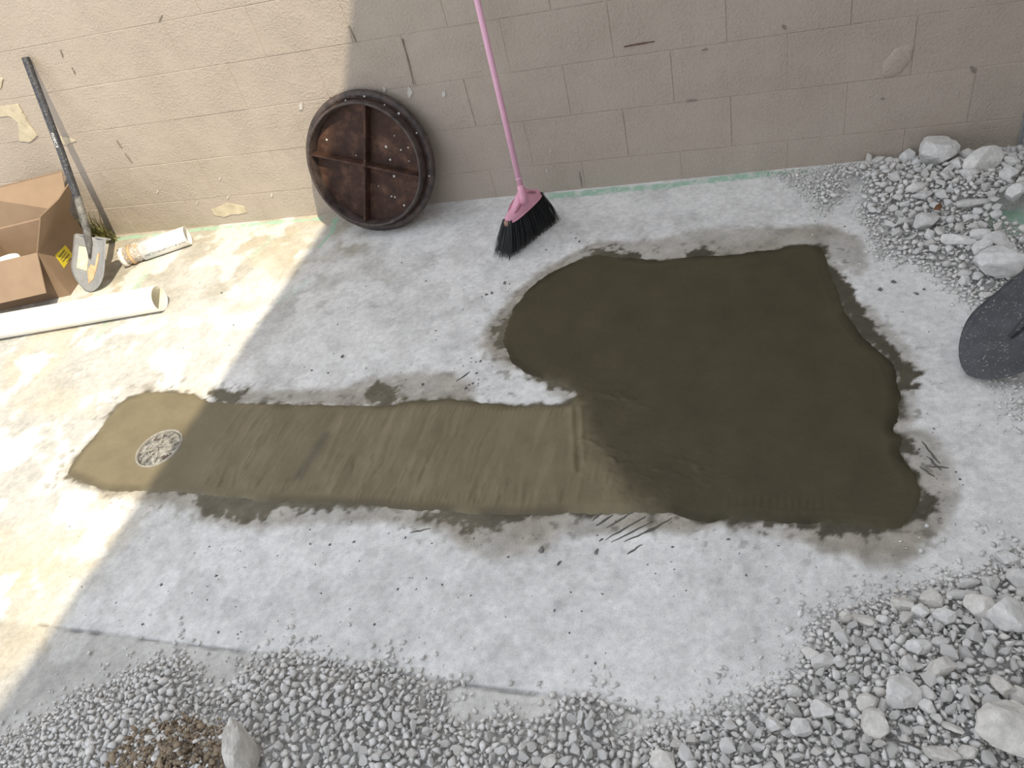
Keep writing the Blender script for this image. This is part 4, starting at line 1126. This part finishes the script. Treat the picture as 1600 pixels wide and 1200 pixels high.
ROCKS = [  # photo centre, size on the photo along/across its long axis, tilt of that axis, label
    (1462, 240, 62, 52, 10, 'largest pale boulder of the rubble, resting against the block wall'),
    (1536, 252, 72, 38, 32, 'long pale boulder slanting upward, right of the largest boulder by the wall'),
    (1417, 244, 30, 24, 50, 'squarish grey rock just left of the largest boulder by the wall'),
    (1371, 241, 22, 18, 20, 'rounded grey stone third from left in the row against the wall'),
    (1354, 238, 24, 13, 80, 'thin stone standing upright at the left of the row against the wall'),
    (1388, 240, 24, 13, 5, 'flat oval grey stone in the row of stones against the wall'),
    (1408, 231, 30, 10, 8, 'flat stone touching the wall behind the squarish grey rock'),
    (1432, 255, 18, 15, 30, 'small pale stone at lower left foot of the largest boulder'),
    (1579, 251, 28, 15, 0, 'dark oval stone beside the door trim at the far right'),
    (1513, 271, 30, 18, -5, 'oval grey stone under the long slanting boulder'),
    (1576, 272, 28, 24, 20, 'blocky bluish stone below the dark oval stone at far right'),
    (1496, 259, 18, 18, 40, 'small round stone between the two largest boulders'),
    (1482, 264, 36, 14, 40, 'flat slab leaning between the two big boulders by the wall'),
    (1506, 241, 26, 20, -30, 'wedge shaped bluish stone behind the long slanting boulder'),
    (1397, 276, 17, 20, 90, 'upright grey stone below the row of stones against the wall'),
    (1446, 346, 48, 30, 15, 'isolated pale faceted rock in the middle of the upper rubble'),
    (1445, 305, 32, 20, 15, 'pale rock above the dead brown leaf in upper rubble'),
    (1431, 293, 34, 20, 20, 'grey angular rock in the upper rubble below the squarish rock'),
    (1492, 374, 44, 18, -5, 'long flat grey stone in the rubble above the right shovel'),
    (1531, 366, 32, 20, 10, 'grey stone between the long flat stone and the green painted floor'),
    (1557, 374, 42, 28, -20, 'broad grey slab beside the green painted floor patch'),
    (1537, 388, 34, 26, 10, 'rounded grey rock just above the big pale slab by the shovel'),
    (1572, 408, 92, 46, 8, 'big pale concrete slab behind the right shovel blade'),
    (1506, 438, 18, 17, 0, 'small rounded white stone left of the right shovel blade'),
    (1527, 432, 18, 14, 0, 'small grey stone tucked under the big pale slab'),
    (1516, 317, 66, 16, 8, 'long flat broken slab in the upper rubble near the green floor'),
    (1587, 300, 34, 24, 40, 'grey stone at right edge of the photo above the green floor'),
    (1578, 966, 64, 58, 0, 'large rounded white rock at the right edge of the lower rubble'),
    (1529, 948, 54, 42, -50, 'large flat grey slab left of the rounded white rock'),
    (1478, 963, 40, 28, -15, 'dark faceted grey rock left of the large flat slab'),
    (1455, 937, 36, 28, -40, 'tan tinted pointed rock at top of the lower rubble'),
    (1513, 910, 36, 14, 8, 'long flat stone at upper edge of lower rubble'),
    (1548, 910, 28, 26, 60, 'smooth pale stone above the large flat grey slab'),
    (1572, 872, 44, 22, -25, 'white wedge stone at the top end of the lower rubble'),
    (1596, 904, 40, 36, 90, 'white rock cut by the right edge above the rounded white rock'),
    (1319, 967, 34, 20, 75, 'grey stone standing on edge near left tip of lower rubble'),
    (1350, 969, 46, 18, -8, 'long pale stone beside the stone standing on edge'),
    (1382, 968, 26, 18, 0, 'small pale stone right of the long pale stone'),
    (1412, 945, 38, 24, -8, 'oblong pale rock left of the tan tinted pointed rock'),
    (1439, 957, 26, 22, 30, 'grey stone below the oblong pale rock'),
    (1507, 928, 54, 17, 5, 'flat grey slab lying along the top of the lower rubble'),
    (1288, 1032, 42, 26, 25, 'oval grey stone at the left edge of the lower rubble'),
    (1266, 1020, 27, 20, 0, 'grey stone touching the upper left of the oval stone'),
    (1312, 1038, 42, 18, 80, 'tall flat stone on edge right of the oval grey stone'),
    (1435, 1010, 40, 28, 25, 'faceted pale rock in the middle of the lower rubble'),
    (1467, 1002, 32, 15, 8, 'flat pale stone right of the faceted pale middle rock'),
    (1416, 1038, 26, 24, 0, 'round knobbly stone below the faceted pale middle rock'),
    (1409, 1084, 56, 50, 60, 'large pale blocky rock in the centre of the lower rubble'),
    (1446, 1083, 36, 22, 0, 'oval pale stone touching the right side of the blocky rock'),
    (1370, 1132, 50, 42, -60, 'large tan tinted rock below the large blocky rock'),
    (1356, 1098, 36, 26, 15, 'pale rock between the blocky rock and the tan rock'),
    (1282, 1110, 42, 30, -10, 'pointed pale rock in the lower rubble under the oval stone'),
    (1255, 1138, 42, 34, 40, 'broad pale rock below left of the pointed pale rock'),
    (1240, 1079, 28, 20, -10, 'white stone at lower left rim of the rubble'),
    (1209, 1136, 44, 26, 95, 'tall grey rock left of the broad pale rock'),
    (1578, 1140, 104, 84, -20, 'big dusty tan concrete lump in the bottom right corner'),
    (1469, 1042, 50, 28, 5, 'rough crumbly concrete lump right of the round knobbly stone'),
    (1568, 1072, 42, 28, -50, 'grey slab above the big dusty concrete lump'),
    (1594, 1086, 34, 30, 0, 'crumbly white stone at right edge above the big concrete lump'),
    (1450, 1105, 28, 18, -30, 'pale stone below right of the blocky rock'),
    (1490, 1137, 40, 13, -25, 'thin pale sliver stone left of the big concrete lump'),
    (1470, 1178, 56, 26, -15, 'flat tan stone near the bottom edge under the thin sliver'),
    (1512, 1174, 36, 20, 10, 'grey stone near the bottom edge left of the big concrete lump'),
    (1038, 1186, 46, 34, -10, 'white flat rock alone in the gravel at the bottom edge'),
    (858, 1190, 32, 20, 10, 'tan stone at the bottom edge left of the white flat rock'),
]
taken = []   # x, y, radius of rocks placed
for i, (cx, cy, a, b2, ang, lab_) in enumerate(ROCKS):
    P0 = fl((cx, cy)); h0 = 0.0
    for _ in range(4):
        h0 = max(0.0, float(heap(P0[None, :2])[0])); s = pxm(P0); zc = h0 + 0.30 * b2 / s
        P0 = fl((cx, cy), zc)
    s = pxm(P0); da = a / s; db = b2 / s
    e = fl((cx + math.cos(math.radians(ang)), cy - math.sin(math.radians(ang))), zc) - P0
    upr = ang in (75, 80, 90, 95) and b2 < 27
    if upr: dims = (db * 1.05, db * 0.8, da * 0.95); yaw = random.uniform(-.4, .4) - 0.3
    else:
        dims = (da, db * 1.12, max(db * 0.98, 0.012)); yaw = math.atan2(e[1], e[0])
    me = rock_mesh('rock', 40 + i * 3, dims, M_rock if 'concrete lump' not in lab_ and 'tan' not in lab_ else M_slab, 4 if a > 40 else 3, planes=11 + i % 5)
    ob = link(bpy.data.objects.new('rock', me))
    if upr: zc = h0 + dims[2] * .36
    ob.location = (P0[0], min(P0[1], -0.012 - max(dims[0], dims[1]) * 0.36), zc)
    ob.rotation_euler = (random.uniform(-.12, .12), random.uniform(-.12, .12), yaw)
    tag(ob, lab_, 'rock', 'named rocks of the rubble')
    del ob['group']
    taken.append((P0[0], P0[1], 0.42 * (da + db) / 2 if not upr else db * .45))

# broken lump with brown soil at the bottom left, and the shard beside it
cP = fl((290, 1185), 0.05)
me = rock_mesh('concrete_chunk', 901, (0.36, 0.24, 0.15), M_slab, 4, 9, 0.08)
ck = link(bpy.data.objects.new('concrete_chunk', me)); ck.location = (cP[0] + .0, cP[1] - .035, 0.045); ck.rotation_euler = (0.05, 0, 0.28)
tag(ck, 'broken concrete chunk topped with brown soil at the bottom left', 'rock')
sP = fl((386, 1165), 0.07)
me = rock_mesh('stone_shard', 915, (0.062, 0.12, 0.17), M_slab, 3, 8, 0.06)
sd3 = link(bpy.data.objects.new('stone_shard', me)); sd3.location = (sP[0], sP[1] - .02, 0.075); sd3.rotation_euler = (-0.35, 0.10, 0.35)
tag(sd3, 'tall grey shard standing on edge right of the brown soil', 'rock')
taken += [(cP[0], cP[1] - .03, .16), (sP[0], sP[1] - .02, .05)]
g5 = np.random.default_rng(77)
n = 1300
bp = np.stack([g5.normal(cP[0], .085, n), g5.normal(cP[1] - .02, .055, n), np.zeros(n)], 1)
rr2 = ((bp[:, 0] - ck.location.x) / .18) ** 2 + ((bp[:, 1] - ck.location.y) / .125) ** 2
bp = bp[rr2 < 1.1]; rr2 = rr2[rr2 < 1.1]
bp[:, 2] = 0.045 + 0.070 * np.sqrt(np.clip(1 - rr2 * .8, 0, 1)) * .95 + g5.uniform(-.004, .012, len(bp))
br_ = np.clip(g5.lognormal(math.log(.0062), .4, len(bp)), .0035, .014)
V, F, T = scatter_mesh(bp, br_, .7, .3, g5)
o = fast_mesh('brown_soil', V, F, [M_brown, M_stone], tint=T, matidx=(T[F[:, 0]] > .80).astype(int))
tag(o, 'crumbly brown soil and pebbles on the broken concrete chunk', 'soil', kind='stuff')

# loose stones: sizes per region, the largest stay single objects
taken = np.array(taken)
SPEC = {'bottom': (0.0064, 0.0150, 3600, 0.0090, 0.28), 'corner': (0.0060, 0.021, 5200, 0.0078, 0.36), 'upper': (0.0055, 0.021, 4600, 0.0086, 0.45)}
INFO = {'bottom': ('small grey gravel stone in the spread along the bottom edge', 'small stones of the bottom gravel', 70),
        'corner': ('small loose grey stone in the rubble at the lower right', 'small stones of the lower right rubble', 95),
        'upper': ('small loose grey stone in the rubble by the wall at right', 'small stones of the upper right rubble', 70)}
BLADE2 = [np.array((Mx2 @ Vector((0, y_, 0)) + o2)[:]) for y_ in np.linspace(0, L2, 8)]
single_meshes = []
for k, (tv, tf) in enumerate(TPL):
    me = bpy.data.meshes.new('stone'); me.from_pydata([tuple(v) for v in tv], [], [tuple(map(int, f)) for f in tf]); me.update(); me.materials.append(M_rock)
    single_meshes.append(me)
for key, poly in GEN.items():
    g = np.random.default_rng({'bottom': 1, 'corner': 2, 'upper': 3}[key])
    rmin, rmax, nmax, med, sig = SPEC[key]
    lo_, hi_ = poly.min(0) - .1, poly.max(0) + .1
    lo_ = np.maximum(lo_, [-1.75, -2.75]); hi_ = np.minimum(hi_, [1.75, -0.012])
    cand = g.uniform(lo_, hi_, (40000, 2)); sd_ = sdist(cand, poly)
    inside = sd_ < 0
    stray = (sd_ > 0) & (g.random(len(cand)) < 0.10 * np.exp(-sd_ / 0.03))
    cand = cand[inside | stray]; sd_ = sd_[inside | stray]
    rad = np.clip(g.lognormal(math.log(med), sig, len(cand)), rmin, rmax)
    rad = np.where(sd_ > -0.05, np.clip(rad, rmin * .8, med * 1.15), rad)
    if key == 'upper':
        thin = sst(0.95, 0.55, cand[:, 0]); rad *= 1 - .40 * thin
        ok = g.random(len(cand)) > 0.35 * thin
        low_ = sst(-0.75, -1.05, cand[:, 1]); rad *= 1 - .3 * low_; ok &= g.random(len(cand)) > .72 * low_
        swept = np.exp(-(sdist(cand, gpoly([(1335, 285), (1332, 315), (1310, 345)]), False) / .045) ** 2); ok &= g.random(len(cand)) > 1.1 * swept
        grn = sdist(cand, gpoly([(1552, 335), (1640, 320), (1700, 372), (1590, 385), (1560, 368)])) ; ok &= grn > 0
        cand = cand[ok]; rad = rad[ok]; sd_ = sd_[ok]
    if key == 'bottom':
        thin = sst(-0.9, -1.35, cand[:, 0]); rad *= 1 - .25 * thin
    order = np.argsort(-rad); cand = cand[order]; rad = rad[order]
    acc = np.zeros((nmax, 3)); na = 0
    for q, r_ in zip(cand, rad):
        if na >= nmax: break
        d2 = (acc[:na, 0] - q[0]) ** 2 + (acc[:na, 1] - q[1]) ** 2
        if na and (d2 < (0.66 * (acc[:na, 2] + r_)) ** 2).any(): continue
        dt = (taken[:, 0] - q[0]) ** 2 + (taken[:, 1] - q[1]) ** 2
        if (dt < (taken[:, 2] + .5 * r_) ** 2).any(): continue
        if key == 'upper':
            bd2 = min(math.hypot(q[0] - b_[0], q[1] - b_[1]) - (.115 if b_[2] < .13 else .02) for b_ in BLADE2[1:])
            if bd2 < r_ and r_ > .006: continue
        if q[1] > -0.004 - r_ * 1.1: continue
        acc[na] = (q[0], q[1], r_); na += 1
    acc = acc[:na]
    hz = heap(acc[:, :2]); hz = np.maximum(hz, -0.001)
    pos = np.column_stack([acc[:, :2], hz + acc[:, 2] * g.uniform(0.30, 0.75, na)])
    # on-screen size decides who stays a single object
    d_ = pos - CAM; zf = d_ @ FWD; u_ = 800 + FPX * (d_ @ RGT) / zf; v_ = 600 - FPX * (d_ @ UPV) / zf
    vis = (u_ > 5) & (u_ < 1595) & (v_ > 5) & (v_ < 1190)
    size = np.where(vis, acc[:, 2] / zf, 0)
    lab_, grp, cnt = INFO[key]
    pick = np.argsort(-size)[:cnt]; mask = np.zeros(na, bool); mask[pick] = True
    Rs = rotmats(na, .32, g)
    for i in pick:
        ob = link(bpy.data.objects.new('stone', single_meshes[int(g.integers(0, len(TPL)))]))
        M4 = Matrix([list(map(float, r_)) for r_ in Rs[i]]).to_4x4() @ Matrix.Diagonal((*(acc[i, 2] * g.uniform(.85, 1.2, 3)), 1))
        M4.translation = Vector(pos[i]); ob.matrix_world = M4
        tag(ob, lab_, 'stone', grp)
    pp = pos[~mask]; rr_ = acc[~mask, 2]
    # tiny chips between them
    nf = 11000 if key != 'upper' else 8500
    fc = g.uniform(lo_, hi_, (nf * 5, 2)); sf = sdist(fc, poly)
    okf = (sf < 0) | (g.random(len(fc)) < 0.35 * np.exp(-np.clip(sf, 0, 9) / 0.025))
    if key == 'upper':
        okf &= g.random(len(fc)) > .8 * np.exp(-(sdist(fc, gpoly([(1335, 285), (1332, 315), (1310, 345)]), False) / .05) ** 2)
        okf &= sdist(fc, gpoly([(1552, 335), (1640, 320), (1700, 372), (1590, 385), (1560, 368)])) > 0
        okf &= g.random(len(fc)) > .6 * sst(-0.75, -1.05, fc[:, 1])
    okf &= fc[:, 1] < -.01
    fc = fc[okf][:nf]; rf_ = np.where(g.random(len(fc)) < .45, g.uniform(.0022, .0045, len(fc)), g.uniform(.0045, .0085, len(fc)))
    sfd = sdist(fc, poly); rf_ = np.where(sfd > -.02, np.minimum(rf_, .0042), rf_); hf = np.maximum(heap(fc), -0.001)
    pf = np.column_stack([fc, np.maximum(hf - .007, -.0005) + rf_ * g.uniform(.0, .8, len(fc))])
    V, F, T = scatter_mesh(np.vstack([pp, pf]), np.concatenate([rr_, rf_]), .38, .25, g)
    # dusty bed beneath
    st = .022
    bx0, by0 = lo_ - .02; bx1, by1 = hi_
    n1_, n2_ = int((bx1 - bx0) / st), int((by1 - by0) / st)
    gx, gy = np.meshgrid(np.linspace(bx0, bx1, n1_ + 1), np.linspace(by0, by1, n2_ + 1)); BP = np.stack([gx.ravel(), gy.ravel()], 1)
    bz = heap(BP) - 0.013 - 0.006 * sst(0.0, -0.1, sdist(BP, poly)); kin = sdist(BP, poly) < 0.05
    if key == 'upper': bz = np.where(sdist(BP, gpoly([(1552, 335), (1640, 320), (1700, 372), (1590, 385), (1560, 368)])) < 0.02, -0.03, bz)
    ii = np.arange(len(BP)).reshape(n2_ + 1, n1_ + 1)
    q4 = np.stack([ii[:-1, :-1].ravel(), ii[:-1, 1:].ravel(), ii[1:, 1:].ravel(), ii[1:, :-1].ravel()], 1); q4 = q4[kin[q4].all(1)]
    tri = np.vstack([q4[:, [0, 1, 2]], q4[:, [0, 2, 3]]]) + len(V)
    mi = np.concatenate([np.zeros(len(F), int), np.ones(len(tri), int)])
    VV = np.vstack([V, np.column_stack([BP, bz])]); TT = np.concatenate([T, np.full(len(BP), .5)])
    o = fast_mesh('gravel', VV, np.vstack([F, tri]), [M_stone, M_bed], tint=TT, matidx=mi)
    tag(o, {'bottom': 'grey crushed gravel spread along the bottom edge of the slab', 'corner': 'grey broken concrete rubble heap in the lower right corner',
            'upper': 'grey crushed rubble heap against the wall at upper right'}[key], 'gravel', kind='stuff')

# dead leaf and a bit of wire in the rubble
q = fl((1465, 326), float(heap(fl((1465, 326))[None, :2])[0]) + .025)
lf = mesh_obj('dead_leaf', [(-.014, -.006, 0), (-.004, .012, .006), (.010, .016, .012), (.014, .002, .004), (.002, -.014, .002), (.0, .0, .010), (-.002, .002, -.003)],
              [(0, 5, 1), (1, 5, 2), (2, 5, 3), (3, 5, 4), (4, 5, 0), (1, 6, 0), (2, 6, 1), (3, 6, 2), (4, 6, 3), (0, 6, 4)], M_leaf)
lf.location = q; tag(lf, 'small dead brown leaf lying in the upper rubble', 'leaf')
wp = [fl(px_, z_) for px_, z_ in [((1384, 1156), .119), ((1402, 1158), .121), ((1420, 1162), .121), ((1440, 1171), .119)]]
wc = Vector(wp[1])
V, F = tube([Vector(p_) - wc for p_ in wp], .0022, 8)
wr = mesh_obj('wire', V, F, M_twig, None, True); wr.location = wc
tag(wr, 'thin dark bent wire lying across the lower right rubble', 'wire')
